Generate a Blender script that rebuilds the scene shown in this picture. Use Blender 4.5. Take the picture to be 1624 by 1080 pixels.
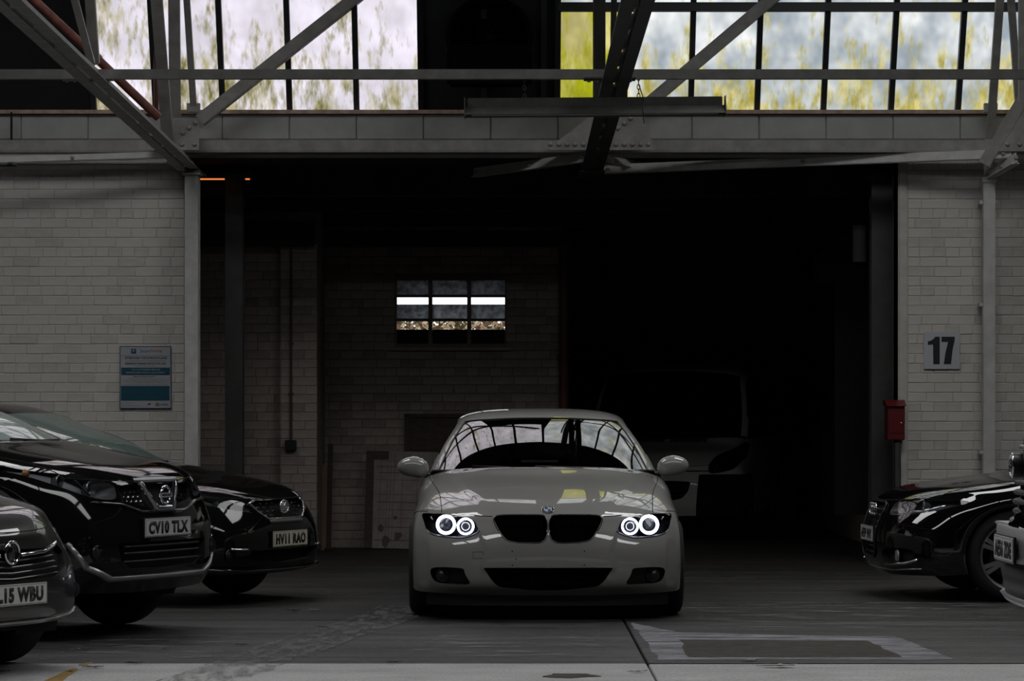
import bpy, bmesh, math, random
import numpy as np
from mathutils import Vector, Matrix
random.seed(7)
rng = np.random.default_rng(7)
R = math.radians
C = bpy.context.scene.collection
for o in list(bpy.data.objects):
    bpy.data.objects.remove(o)

# ------------------------------------------------------------------ camera, sky, exposure
F, H, CX, HY = 4800.0, 1.36, 812.0, 655.0        # focal length in px, eye height, principal column, horizon row
scene = bpy.context.scene
cam = bpy.data.objects.new('camera', bpy.data.cameras.new('camera'))
C.objects.link(cam)
cam.location = (0, 0, H)
cam.rotation_euler = (R(90), 0, 0)
cam.data.sensor_width = 36
cam.data.lens = F / 1624 * 36
cam.data.shift_y = (HY - 540) / 1624
cam.data.clip_end = 300
scene.camera = cam

world = bpy.data.worlds.new('overcast'); scene.world = world
world.use_nodes = True
_n = world.node_tree.nodes; _l = world.node_tree.links
_bg = _n['Background']
_tc = _n.new('ShaderNodeTexCoord'); _sep = _n.new('ShaderNodeSeparateXYZ')
_l.new(_tc.outputs['Generated'], _sep.inputs[0])
_cr = _n.new('ShaderNodeValToRGB')              # overcast sky: pale at the horizon, brighter towards the zenith
_cr.color_ramp.elements[0].position = 0.0; _cr.color_ramp.elements[0].color = (0.43, 0.44, 0.46, 1)
_cr.color_ramp.elements[1].position = 1.0; _cr.color_ramp.elements[1].color = (1.27, 1.27, 1.28, 1)
_l.new(_sep.outputs['Z'], _cr.inputs[0]); _l.new(_cr.outputs[0], _bg.inputs[0])
_bg.inputs[1].default_value = 3.0

scene.view_settings.view_transform = 'Standard'
scene.view_settings.look = 'None'
scene.view_settings.gamma = 1.0
scene.view_settings.use_curve_mapping = False
scene.view_settings.exposure = 0.72
scene.cycles.max_bounces = 10
scene.cycles.transparent_max_bounces = 16
scene.cycles.sample_clamp_indirect = 4.0
scene.cycles.caustics_reflective = False
scene.cycles.caustics_refractive = False

ADDED_SKYLIGHTS = [(-6.2, -1.8, 20.6, 22.6), (1.8, 6.2, 20.6, 22.6), (-8.2, 8.2, 13.4, 14.7)]   # x0,x1,y0,y1 unseen hall-roof openings, added and placed for their light
ROOF_Z = 6.5
def portal(loc, rot, sx, sy):                     # daylight portals guide the sky's light through the openings
    l = bpy.data.lights.new('daylight_portal', 'AREA'); l.shape = 'RECTANGLE'; l.size = sx; l.size_y = sy
    l.cycles.is_portal = True
    o = bpy.data.objects.new('daylight_portal', l); C.objects.link(o); o.location = loc; o.rotation_euler = rot
for x0, x1, y0, y1 in ADDED_SKYLIGHTS:
    portal(((x0+x1)/2, (y0+y1)/2, ROOF_Z+0.05), (0, 0, 0), x1-x0, y1-y0)

def P(px, py, Y):                                 # a point of the place, at depth Y, on the ray of photo pixel (px, py)
    return Vector(((px-CX)*Y/F, Y, H-(py-HY)*Y/F))

# ------------------------------------------------------------------ materials
def mat(name, col=(.5, .5, .5), rough=.5, metal=0.0, coat=0.0, spec=.5, emit=None, estr=0.0,
        n_scale=0.0, n_amt=0.0, bump=0.0, col2=None, stretch=(1, 1, 1), coat_rough=.03, rough2=None):
    m = bpy.data.materials.new(name); m.use_nodes = True
    nt = m.node_tree; b = nt.nodes['Principled BSDF']
    b.inputs['Base Color'].default_value = (*col, 1)
    b.inputs['Roughness'].default_value = rough
    b.inputs['Metallic'].default_value = metal
    b.inputs['Coat Weight'].default_value = coat
    b.inputs['Coat Roughness'].default_value = coat_rough
    b.inputs['Specular IOR Level'].default_value = spec
    if emit:
        b.inputs['Emission Color'].default_value = (*emit, 1); b.inputs['Emission Strength'].default_value = estr
    if n_scale:
        tc = nt.nodes.new('ShaderNodeTexCoord'); mp = nt.nodes.new('ShaderNodeMapping')
        mp.inputs['Scale'].default_value = stretch
        nt.links.new(tc.outputs['Object'], mp.inputs[0])
        nz = nt.nodes.new('ShaderNodeTexNoise'); nz.inputs['Scale'].default_value = n_scale; nz.inputs['Detail'].default_value = 6
        nz.inputs['Roughness'].default_value = .62
        nt.links.new(mp.outputs[0], nz.inputs[0])
        if n_amt:
            rp = nt.nodes.new('ShaderNodeValToRGB')
            c2 = col2 or tuple(c*(1-n_amt) for c in col)
            rp.color_ramp.elements[0].position = .36; rp.color_ramp.elements[0].color = (*c2, 1)
            rp.color_ramp.elements[1].position = .64; rp.color_ramp.elements[1].color = (*col, 1)
            nt.links.new(nz.outputs[0], rp.inputs[0]); nt.links.new(rp.outputs[0], b.inputs['Base Color'])
        if rough2 is not None:
            mr = nt.nodes.new('ShaderNodeMapRange'); mr.inputs['From Min'].default_value = .35; mr.inputs['From Max'].default_value = .65
            mr.inputs['To Min'].default_value = rough; mr.inputs['To Max'].default_value = rough2
            nt.links.new(nz.outputs[0], mr.inputs[0]); nt.links.new(mr.outputs[0], b.inputs['Roughness'])
        if bump:
            bp = nt.nodes.new('ShaderNodeBump'); bp.inputs['Strength'].default_value = bump; bp.inputs['Distance'].default_value = .004
            nt.links.new(nz.outputs[0], bp.inputs['Height']); nt.links.new(bp.outputs[0], b.inputs['Normal'])
    return m

def glass_mat(name, tint=(.3, .33, .32), refl=.9, rough=0.0, dust_sheen=0.0, dust_sheen_col=(.5, .55, .52), ior=1.7, frosted=False):
    m = bpy.data.materials.new(name); m.use_nodes = True
    nt = m.node_tree; nt.nodes.clear()
    out = nt.nodes.new('ShaderNodeOutputMaterial')
    tr = nt.nodes.new('ShaderNodeBsdfTransparent'); tr.inputs[0].default_value = (*tint, 1)
    gl = nt.nodes.new('ShaderNodeBsdfGlossy'); gl.inputs['Roughness'].default_value = rough; gl.inputs[0].default_value = (refl, refl, refl, 1)
    fr = nt.nodes.new('ShaderNodeFresnel'); fr.inputs[0].default_value = ior
    mx = nt.nodes.new('ShaderNodeMixShader')
    nt.links.new(fr.outputs[0], mx.inputs[0])
    src = tr
    if dust_sheen:  # grime on louvres; on the crossover screen, reflected skylight painted as a matt layer
        df = nt.nodes.new('ShaderNodeBsdfTranslucent' if frosted else 'ShaderNodeBsdfDiffuse'); df.inputs[0].default_value = (*dust_sheen_col, 1)
        m2 = nt.nodes.new('ShaderNodeMixShader'); m2.inputs[0].default_value = dust_sheen
        nt.links.new(tr.outputs[0], m2.inputs[1]); nt.links.new(df.outputs[0], m2.inputs[2]); src = m2
    nt.links.new(src.outputs[0], mx.inputs[1]); nt.links.new(gl.outputs[0], mx.inputs[2])
    nt.links.new(mx.outputs[0], out.inputs[0])
    return m

def pane_mat(name, clear, stain, stain2, amount, low=0.0, scale=1.0, dim=None):
    """old rooflight glass: sky seen through film of algae and dirt that runs down in streaks"""
    m = bpy.data.materials.new(name); m.use_nodes = True
    nt = m.node_tree; nt.nodes.clear(); N = nt.nodes.new; L = nt.links.new
    out = N('ShaderNodeOutputMaterial'); tr = N('ShaderNodeBsdfTransparent')
    geo = N('ShaderNodeNewGeometry')
    def noise(sc, s, det=5):
        mp = N('ShaderNodeMapping'); mp.inputs['Scale'].default_value = s; L(geo.outputs['Position'], mp.inputs[0])
        n = N('ShaderNodeTexNoise'); n.inputs['Scale'].default_value = sc; n.inputs['Detail'].default_value = det; n.inputs['Roughness'].default_value = .68
        L(mp.outputs[0], n.inputs[0]); return n
    def ramp(src, p0, p1):
        r = N('ShaderNodeMapRange'); r.inputs[1].default_value = p0; r.inputs[2].default_value = p1; L(src, r.inputs[0]); r.clamp = True; return r
    a = noise(3.2*scale, (1.5, 1, .34)); b = noise(9*scale, (1.6, 1, .22), 8)
    add = N('ShaderNodeMath'); add.operation = 'ADD'
    L(a.outputs[0], add.inputs[0]); L(b.outputs[0], add.inputs[1])
    sep = N('ShaderNodeSeparateXYZ'); L(geo.outputs['Position'], sep.inputs[0])
    lowr = N('ShaderNodeMapRange'); lowr.inputs[1].default_value = 4.05; lowr.inputs[2].default_value = 4.75
    lowr.inputs[3].default_value = low; lowr.inputs[4].default_value = 0; L(sep.outputs['Z'], lowr.inputs[0])
    add2 = N('ShaderNodeMath'); add2.operation = 'ADD'; L(add.outputs[0], add2.inputs[0]); L(lowr.outputs[0], add2.inputs[1])
    f = ramp(add2.outputs[0], 1.22-amount, 1.42-amount*.6)
    c = noise(5.5*scale, (1.2, 1, .5), 3); f2 = ramp(c.outputs[0], .42, .62)
    st = N('ShaderNodeMix'); st.data_type = 'RGBA'; st.inputs['A'].default_value = (*stain, 1); st.inputs['B'].default_value = (*stain2, 1)
    L(f2.outputs[0], st.inputs['Factor'])
    d = noise(2.0, (1, 1, .8), 3); f3 = ramp(d.outputs[0], .35, .68)
    cl = N('ShaderNodeMix'); cl.data_type = 'RGBA'; cl.inputs['A'].default_value = (*(dim or [x*.72 for x in clear]), 1); cl.inputs['B'].default_value = (*clear, 1)
    L(f3.outputs[0], cl.inputs['Factor'])
    mx = N('ShaderNodeMix'); mx.data_type = 'RGBA'
    L(f.outputs[0], mx.inputs['Factor']); L(cl.outputs['Result'], mx.inputs['A']); L(st.outputs['Result'], mx.inputs['B'])
    sc = N('ShaderNodeVectorMath'); sc.operation = 'SCALE'; sc.inputs['Scale'].default_value = .84; L(mx.outputs['Result'], sc.inputs[0])     # film dirt all over
    L(sc.outputs[0], tr.inputs[0]); L(tr.outputs[0], out.inputs[0])
    return m

M = {}
M['white_wall'] = mat('painted_brick', (.60, .575, .53), .62, n_scale=5, n_amt=.10, bump=.5)
M['white_wall_b'] = mat('painted_brick_worn', (.56, .535, .49), .65, n_scale=9, n_amt=.16, bump=.6)
M['mortar'] = mat('painted_joint', (.55, .525, .485), .75, n_scale=12, n_amt=.25, bump=.6)
M['bay_brick'] = mat('bay_brick_dusty', (.46, .39, .35), .75, n_scale=7, n_amt=.22, bump=.6)
M['bay_brick_b'] = mat('bay_brick_grimy', (.38, .315, .285), .75, n_scale=9, n_amt=.3, bump=.6)
M['bay_mortar'] = mat('bay_joint', (.30, .25, .225), .85, n_scale=14, n_amt=.4, bump=.5)
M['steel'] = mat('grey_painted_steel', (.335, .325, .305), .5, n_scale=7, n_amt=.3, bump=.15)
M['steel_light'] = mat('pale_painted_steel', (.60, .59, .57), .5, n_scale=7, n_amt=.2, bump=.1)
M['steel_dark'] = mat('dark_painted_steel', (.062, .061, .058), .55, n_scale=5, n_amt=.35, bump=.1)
M['block'] = mat('painted_block', (.43, .435, .42), .7, n_scale=6, n_amt=.15, bump=.35)
M['black_bar'] = mat('black_glazing_bar', (.02, .022, .025), .45)
M['sill'] = mat('weathered_sill', (.55, .40, .32), .8, n_scale=14, n_amt=.4, bump=.4)
M['dark_sheet'] = mat('dark_sheet_metal', (.014, .015, .017), .8, n_scale=3, n_amt=.4)
M['void'] = mat('matt_black', (.006, .006, .006), .9)
M['deep_black'] = mat('near_black', (.002, .002, .002), .95, spec=.05)  # near-black tone of grille slats, intake bars and fan
M['roof'] = mat('sooty_boarding', (.045, .043, .04), .9, n_scale=2, n_amt=.4)
M['hall_wall'] = mat('hall_wall_dull', (.03, .029, .028), .9, n_scale=2, n_amt=.3)
M['rust'] = mat('red_oxide_pipe', (.16, .05, .035), .55, n_scale=11, n_amt=.5, bump=.3)
M['conduit'] = mat('brown_conduit', (.09, .06, .05), .6)
M['blackplastic'] = mat('black_plastic', (.012, .012, .013), .45)
M['rubber'] = mat('tyre_rubber', (.014, .014, .014), .8, n_scale=30, bump=.2)
M['chrome'] = mat('chrome', (.78, .78, .8), .12, 1.0)
M['silver'] = mat('satin_silver', (.45, .45, .46), .35, .9)
M['alloy'] = mat('alloy_grey', (.42, .42, .43), .38, .85)
M['gloss_black'] = mat('gloss_black', (.006, .006, .007), .2, coat=1)
M['lamp_grey'] = mat('lamp_reflector', (.34, .34, .34), .35, .35)
M['lamp_dark'] = mat('lamp_dark_inner', (.03, .03, .035), .3, .3)
M['plate_w'] = mat('plate_white', (.55, .55, .53), .4)
M['plate_y'] = mat('plate_cream', (.56, .54, .42), .4)
M['ink'] = mat('black_ink', (.008, .008, .008), .6)
M['wood'] = mat('planed_pine', (.30, .19, .11), .7, n_scale=4, n_amt=.35, stretch=(18, 18, 1), bump=.2)
M['wood_dark'] = mat('brown_board', (.075, .05, .038), .7, n_scale=5, n_amt=.4, stretch=(2, 2, 9))
M['red'] = mat('red_enamel', (.13, .008, .01), .4, n_scale=6, n_amt=.2)
M['leak_orange'] = mat('orange_glow', (.6, .2, .05), .5, emit=(1, .28, .08), estr=.55)  # emissive orange of a light leak, not a lamp
M['tint'] = glass_mat('car_glass', (.16, .175, .17), .95, ior=2.2)
M['tint_dark'] = glass_mat('car_glass_dark', (.05, .055, .055), .9)
M['lens'] = glass_mat('lamp_lens', (.9, .92, .95), .9, ior=1.4)
M['clear'] = glass_mat('window_glass', (.82, .88, .9), .9)

# ------------------------------------------------------------------ mesh helpers
def tag(o, label=None, cat=None, group=None, kind=None):
    if label: o['label'] = label
    if cat: o['category'] = cat
    if group: o['group'] = group
    if kind: o['kind'] = kind
    return o

def empty(name, loc=(0, 0, 0), rz=0.0, **kw):
    o = bpy.data.objects.new(name, None); C.objects.link(o)
    o.location = loc; o.rotation_euler = (0, 0, rz); o.empty_display_size = .1
    return tag(o, **kw)

def link(name, me, parent=None, **kw):
    o = bpy.data.objects.new(name, me); C.objects.link(o)
    if parent is not None: o.parent = parent
    return tag(o, **kw)

class MB:
    """collects shapes and links them as one mesh object"""
    def __init__(s): s.v = []; s.f = []; s.m = []; s.k = 0
    def add(s, vs, fs):
        n = len(s.v); s.v += [tuple(v) for v in vs]; s.f += [tuple(i+n for i in f) for f in fs]; s.m += [s.k]*len(fs); return s
    def box(s, x0, x1, y0, y1, z0, z1):
        vs = [(x, y, z) for x in (x0, x1) for y in (y0, y1) for z in (z0, z1)]
        return s.add(vs, [(0, 1, 3, 2), (4, 6, 7, 5), (0, 4, 5, 1), (2, 3, 7, 6), (0, 2, 6, 4), (1, 5, 7, 3)])
    def bar(s, a, b, w, h, up=(0, 0, 1)):
        """rectangular bar from a to b, w across, h along up"""
        a, b = Vector(a), Vector(b); d = (b-a).normalized(); u = Vector(up)
        sd = d.cross(u)
        if sd.length < 1e-4: sd = d.cross(Vector((1, 0, 0)))
        sd.normalize(); u = sd.cross(d).normalized()
        vs = []
        for p in (a, b):
            for i, j in ((-1, -1), (1, -1), (1, 1), (-1, 1)): vs.append(p+sd*(w/2*i)+u*(h/2*j))
        return s.add(vs, [(3, 2, 1, 0), (4, 5, 6, 7), (0, 1, 5, 4), (1, 2, 6, 5), (2, 3, 7, 6), (3, 0, 4, 7)])
    def angle(s, a, b, w, h, t=.012, up=(0, 0, 1), flip=1):
        """steel angle section: an upright leg h and a flat leg w"""
        a, b = Vector(a), Vector(b); d = (b-a).normalized(); u = Vector(up)
        sd = d.cross(u).normalized(); u = sd.cross(d).normalized()
        s.bar(a+u*(h/2), b+u*(h/2), t, h, u)
        o = sd*(flip*w/2)
        return s.bar(a+o, b+o, w, t, u)
    def tube(s, pts, r, n=8, closed=False, cap=True):
        pts = [Vector(p) for p in pts]; N = len(pts); base = len(s.v); rings = []
        rr = r if isinstance(r, (list, tuple)) else [r]*N
        prev = None; vs = []
        for i, p in enumerate(pts):
            if closed: t = pts[(i+1) % N]-pts[i-1]
            else: t = pts[min(i+1, N-1)]-pts[max(i-1, 0)]
            t.normalize()
            if prev is None:
                a = Vector((0, 0, 1)) if abs(t.z) < .9 else Vector((1, 0, 0)); u = t.cross(a).normalized()
            else: u = (prev-t*prev.dot(t)).normalized()
            prev = u; w = t.cross(u)
            for k in range(n):
                q = 2*math.pi*k/n; vs.append(p+u*(rr[i]*math.cos(q))+w*(rr[i]*math.sin(q)))
        fs = []
        for i in range(N if closed else N-1):
            j = (i+1) % N
            for k in range(n): fs.append((i*n+k, i*n+(k+1) % n, j*n+(k+1) % n, j*n+k))
        if cap and not closed: fs += [tuple(range(n-1, -1, -1)), tuple((N-1)*n+k for k in range(n))]
        return s.add(vs, fs)
    def lathe(s, prof, n=32, axis='y', c=(0, 0, 0), a0=0, a1=2*math.pi, sx=1, sz=1):
        """profile of (radius, depth) turned about an axis"""
        vs = []; full = abs(a1-a0-2*math.pi) < 1e-6; m = n if full else n+1
        for k in range(m):
            q = a0+(a1-a0)*k/n
            for r, d in prof:
                u, w = r*math.cos(q)*sx, r*math.sin(q)*sz
                p = {'y': (u, d, w), 'x': (d, u, w), 'z': (u, w, d)}[axis]
                vs.append((p[0]+c[0], p[1]+c[1], p[2]+c[2]))
        L = len(prof); fs = []
        for k in range(n):
            j = (k+1) % m
            for i in range(L-1): fs.append((k*L+i, j*L+i, j*L+i+1, k*L+i+1))
        return s.add(vs, fs)
    def prism(s, poly, y0, y1):
        """polygon in (x, z) given thickness from y0 to y1"""
        n = len(poly); vs = [(x, y0, z) for x, z in poly]+[(x, y1, z) for x, z in poly]
        ar = sum(poly[i][0]*poly[(i+1) % n][1]-poly[(i+1) % n][0]*poly[i][1] for i in range(n))
        fs = [tuple(range(n)), tuple(range(2*n-1, n-1, -1))]+[(i, n+i, n+(i+1) % n, (i+1) % n) for i in range(n)]
        if ar < 0: fs = [f[::-1] for f in fs]
        return s.add(vs, fs)
    def mesh(s, name, mats, smooth=False, autosmooth=None):
        me = bpy.data.meshes.new(name); me.from_pydata(s.v, [], s.f)
        mats = mats if isinstance(mats, (list, tuple)) else [mats]
        for m in mats: me.materials.append(m)
        if len(mats) > 1: me.polygons.foreach_set('material_index', s.m)
        if smooth: me.polygons.foreach_set('use_smooth', [True]*len(s.f))
        me.update()
        if smooth and autosmooth: me.set_sharp_from_angle(angle=R(autosmooth))
        return me
    def build(s, name, mats, parent=None, smooth=False, autosmooth=None, bevel=0, **kw):
        me = s.mesh(name, mats, smooth, autosmooth)
        o = link(name, me, parent, **kw)
        if bevel:
            bm = bmesh.new(); bm.from_mesh(me)
            bmesh.ops.bevel(bm, geom=bm.edges[:], offset=bevel, segments=2, affect='EDGES', clamp_overlap=True)
            bm.to_mesh(me); bm.free()
        return o

def text_mesh(body, w=None, h=None, depth=.002, bold=0.0, mats=None, align='c', spacing=1.0):
    """lettering standing in the x-z plane, facing -y, fitted to w x h"""
    cu = bpy.data.curves.new('lettering', 'FONT'); cu.body = body; cu.offset = bold; cu.space_character = spacing; cu.resolution_u = 3
    o = bpy.data.objects.new('lettering', cu); C.objects.link(o)
    dg = bpy.context.evaluated_depsgraph_get()
    me = bpy.data.meshes.new_from_object(o.evaluated_get(dg))
    bpy.data.objects.remove(o); bpy.data.curves.remove(cu)
    n = len(me.vertices); co = np.empty(n*3); me.vertices.foreach_get('co', co); co = co.reshape(-1, 3)
    mn, mx = co.min(0), co.max(0); sx = (w/(mx[0]-mn[0])) if w else None; sz = (h/(mx[1]-mn[1])) if h else None
    sx = sx or sz; sz = sz or sx
    x = (co[:, 0]-(mn[0]+mx[0])/2)*sx if align == 'c' else (co[:, 0]-mn[0])*sx
    z = (co[:, 1]-(mn[1]+mx[1])/2)*sz
    me.vertices.foreach_set('co', np.stack([x, np.zeros(n), z], 1).ravel())
    me.materials.clear(); me.materials.append(mats); me.update()
    bm = bmesh.new(); bm.from_mesh(me)
    bmesh.ops.remove_doubles(bm, verts=bm.verts[:], dist=1e-6)
    r = bmesh.ops.extrude_face_region(bm, geom=bm.faces[:])
    bmesh.ops.translate(bm, verts=[v for v in r['geom'] if isinstance(v, bmesh.types.BMVert)], vec=(0, -depth, 0))
    bmesh.ops.recalc_face_normals(bm, faces=bm.faces[:])
    bm.to_mesh(me); bm.free()
    return me

def text(body, loc, parent, m, w=None, h=None, bold=0.0, depth=.0015, name='lettering', align='c', spacing=1.0, rx=0.0, label=None):
    o = link(name, text_mesh(body, w, h, depth, bold, m, align, spacing), parent)
    o.location = loc; o.rotation_euler = (rx, 0, 0)
    if label: o['label'] = label
    return o
# ------------------------------------------------------------------ the building
YW, YB, YD = 26.8, 30.5, 39.0            # faces of the front wall, the bay's back wall and the deep recess wall
def wx(px, Y=YW): return (px-CX)*Y/F
def wz(py, Y=YW): return H-(py-HY)*Y/F
XL, XR = wx(293), wx(1424)               # jambs of the opening
ZL = wz(243)                             # underside of the girder over the opening

# floor: slabs with open joints, each a piece of its own
def concrete(name, a, b, warm=(0, 0, 0), wear=.5, streak=(.35, 2.6, 1), rough=.62):
    m = bpy.data.materials.new(name); m.use_nodes = True
    nt = m.node_tree; N = nt.nodes.new; L = nt.links.new; bs = nt.nodes['Principled BSDF']
    geo = N('ShaderNodeNewGeometry')
    def nz(sc, s, det=7, ro=.65):
        mp = N('ShaderNodeMapping'); mp.inputs['Scale'].default_value = s; L(geo.outputs['Position'], mp.inputs[0])
        n = N('ShaderNodeTexNoise'); n.inputs['Scale'].default_value = sc; n.inputs['Detail'].default_value = det; n.inputs['Roughness'].default_value = ro
        L(mp.outputs[0], n.inputs[0]); return n
    n1 = nz(1.5, streak); n2 = nz(7, (1, 1.4, 1), 9, .75); n3 = nz(60, (1, 1, 1), 2)
    r1 = N('ShaderNodeMapRange'); r1.inputs[1].default_value = .36; r1.inputs[2].default_value = .68; L(n1.outputs[0], r1.inputs[0])
    r2 = N('ShaderNodeMapRange'); r2.inputs[1].default_value = .35; r2.inputs[2].default_value = .72; L(n2.outputs[0], r2.inputs[0])
    mu = N('ShaderNodeMath'); mu.operation = 'MULTIPLY_ADD'; L(r1.outputs[0], mu.inputs[0]); mu.inputs[1].default_value = .6
    m3 = N('ShaderNodeMath'); m3.operation = 'MULTIPLY'; L(r2.outputs[0], m3.inputs[0]); m3.inputs[1].default_value = .5
    L(m3.outputs[0], mu.inputs[2])
    mx = N('ShaderNodeMix'); mx.data_type = 'RGBA'; mx.inputs['A'].default_value = (*a, 1); mx.inputs['B'].default_value = (*b, 1)
    L(mu.outputs[0], mx.inputs['Factor'])
    sp = N('ShaderNodeMapRange'); sp.inputs[1].default_value = .3; sp.inputs[2].default_value = .7; sp.inputs[3].default_value = .72; sp.inputs[4].default_value = 1.25; L(n3.outputs[0], sp.inputs[0])
    vm = N('ShaderNodeVectorMath'); vm.operation = 'SCALE'; L(mx.outputs['Result'], vm.inputs[0]); L(sp.outputs[0], vm.inputs['Scale'])
    L(vm.outputs[0], bs.inputs['Base Color'])
    rr = N('ShaderNodeMapRange'); rr.inputs[3].default_value = rough-.18; rr.inputs[4].default_value = rough+.25; L(r2.outputs[0], rr.inputs[0]); L(rr.outputs[0], bs.inputs['Roughness'])
    bp = N('ShaderNodeBump'); bp.inputs['Strength'].default_value = .5; bp.inputs['Distance'].default_value = .006
    ad = N('ShaderNodeMath'); ad.operation = 'ADD'; L(n2.outputs[0], ad.inputs[0]); L(n3.outputs[0], ad.inputs[1])
    L(ad.outputs[0], bp.inputs['Height']); L(bp.outputs[0], bs.inputs['Normal'])
    bs.inputs['Specular IOR Level'].default_value = .35
    return m
M['conc_dark'] = concrete('dark_concrete', (.0035, .0033, .003), (.048, .046, .042))  # darker, streaked slab tone
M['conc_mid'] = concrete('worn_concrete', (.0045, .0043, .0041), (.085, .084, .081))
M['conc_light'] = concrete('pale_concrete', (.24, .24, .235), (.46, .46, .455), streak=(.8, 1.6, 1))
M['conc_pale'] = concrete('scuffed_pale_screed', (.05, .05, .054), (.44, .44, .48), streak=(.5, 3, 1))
M['patch'] = concrete('brown_patch_fill', (.028, .023, .018), (.055, .046, .037), streak=(.8, 2, 1), rough=.8)
M['bay_floor'] = concrete('dusty_bay_floor', (.015, .013, .012), (.05, .045, .04))

bed = MB(); bed.box(-9, 9, -2, 42, -.30, -.03)
floor = bed.build('floor', M['void'], kind='structure')
XJ, YJ = .735, 16.44
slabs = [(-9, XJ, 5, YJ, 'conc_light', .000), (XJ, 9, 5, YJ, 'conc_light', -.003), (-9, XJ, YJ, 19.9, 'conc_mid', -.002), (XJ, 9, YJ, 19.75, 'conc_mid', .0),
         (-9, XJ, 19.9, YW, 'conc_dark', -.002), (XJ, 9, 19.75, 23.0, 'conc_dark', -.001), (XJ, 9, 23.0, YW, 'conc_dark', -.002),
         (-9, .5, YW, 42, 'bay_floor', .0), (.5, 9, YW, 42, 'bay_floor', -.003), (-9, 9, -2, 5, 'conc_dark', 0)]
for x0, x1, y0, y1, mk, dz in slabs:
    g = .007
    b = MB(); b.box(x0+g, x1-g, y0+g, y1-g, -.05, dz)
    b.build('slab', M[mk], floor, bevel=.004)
def ragged(pts, amp, n=7, seed=1):
    r = random.Random(seed); out = []
    for i in range(len(pts)):
        a, b = Vector(pts[i]), Vector(pts[(i+1) % len(pts)])
        for k in range(n):
            p = a.lerp(b, k/n); out.append((p.x+r.uniform(-amp, amp), p.y+r.uniform(-amp, amp)))
    return out
def floor_patch(name, poly, m, z0, z1):
    b = MB(); n = len(poly)
    b.add([(x, y, z1) for x, y in poly]+[(x, y, z0) for x, y in poly], [tuple(range(n))]+[(i, i+n, (i+1) % n+n, (i+1) % n) for i in range(n)])
    o = b.build(name, m, floor)
    bm = bmesh.new(); bm.from_mesh(o.data); bmesh.ops.recalc_face_normals(bm, faces=bm.faces[:]); bm.to_mesh(o.data); bm.free()
    return o
def G(px, py):
    Y = F*H/(py-HY); return ((px-CX)*Y/F, Y)
floor_patch('asphalt_patch', ragged([G(1092, 1043), G(1432, 1043), G(1376, 1017), G(1078, 1015)], .012, 9, 5), M['patch'], -.02, .004)
floor_patch('drain_patch', ragged([G(858, 1074), G(905, 1076), G(952, 1073), G(930, 1069), G(880, 1069)], .012, 3, 6), M['patch'], -.02, .003)

def scuff_mat(name, col, thr, sc, st):
    m = bpy.data.materials.new(name); m.use_nodes = True; nt = m.node_tree; N = nt.nodes.new; L = nt.links.new; bs = nt.nodes['Principled BSDF']; out = nt.nodes['Material Output']
    bs.inputs['Base Color'].default_value = (*col, 1); bs.inputs['Roughness'].default_value = .85
    geo = N('ShaderNodeNewGeometry'); mp = N('ShaderNodeMapping'); mp.inputs['Scale'].default_value = st; mp.inputs['Rotation'].default_value = (0, 0, .5)
    L(geo.outputs['Position'], mp.inputs[0]); n = N('ShaderNodeTexNoise'); n.inputs['Scale'].default_value = sc; n.inputs['Detail'].default_value = 8; n.inputs['Roughness'].default_value = .7; L(mp.outputs[0], n.inputs[0])
    r = N('ShaderNodeMapRange'); r.inputs[1].default_value = thr; r.inputs[2].default_value = thr+.22; r.inputs[4].default_value = .8; L(n.outputs[0], r.inputs[0])
    t = N('ShaderNodeBsdfTransparent'); mx = N('ShaderNodeMixShader'); L(r.outputs[0], mx.inputs[0]); L(t.outputs[0], mx.inputs[1]); L(bs.outputs[0], mx.inputs[2]); L(mx.outputs[0], out.inputs[0])
    return m
M['track'] = scuff_mat('dusty_tyre_track', (.17, .17, .165), .44, 3.5, (4, .8, 1)); M['scuff'] = scuff_mat('chalky_scuff', (.26, .26, .27), .53, 2.2, (1, 2.6, 1))
def strip(pts, w):
    q = [Vector(G(*p)) for p in pts]; L_, R_ = [], []
    for i in range(len(q)):
        d = (q[min(i+1, len(q)-1)]-q[max(i-1, 0)]).normalized(); n = Vector((-d.y, d.x))*w/2; L_.append(tuple(q[i]+n)); R_.append(tuple(q[i]-n))
    return L_+R_[::-1]
M['screed'] = scuff_mat('worn_pale_screed', (.33, .33, .36), .36, 2.6, (.7, 3, 1))
floor_patch('screed_patch', ragged([G(1045, 1047), G(1512, 1046), G(1420, 1010), G(1240, 1008), G(1075, 1003), G(1000, 988), G(1010, 1000)], .015, 8, 3), M['screed'], -.02, .0025)
floor_patch('tyre_track', ragged(strip([(250, 1100), (345, 1070), (430, 1040), (505, 1013), (560, 996), (612, 978), (648, 962)], .42), .02, 4, 2), M['track'], -.02, .0035)
floor_patch('scuff_mark', ragged([G(640, 1046), G(960, 1046), G(940, 1006), G(690, 1008)], .05, 6, 4), M['scuff'], -.02, .0032)
floor_patch('scuff_mark', ragged([G(60, 1046), G(330, 1047), G(420, 1000), G(200, 1000)], .05, 6, 9), M['scuff'], -.02, .0032)
floor_patch('scuff_mark', ragged([G(1120, 1000), G(1620, 1001), G(1600, 955), G(1090, 956)], .05, 6, 12), M['scuff'], -.02, .0034)

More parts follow.
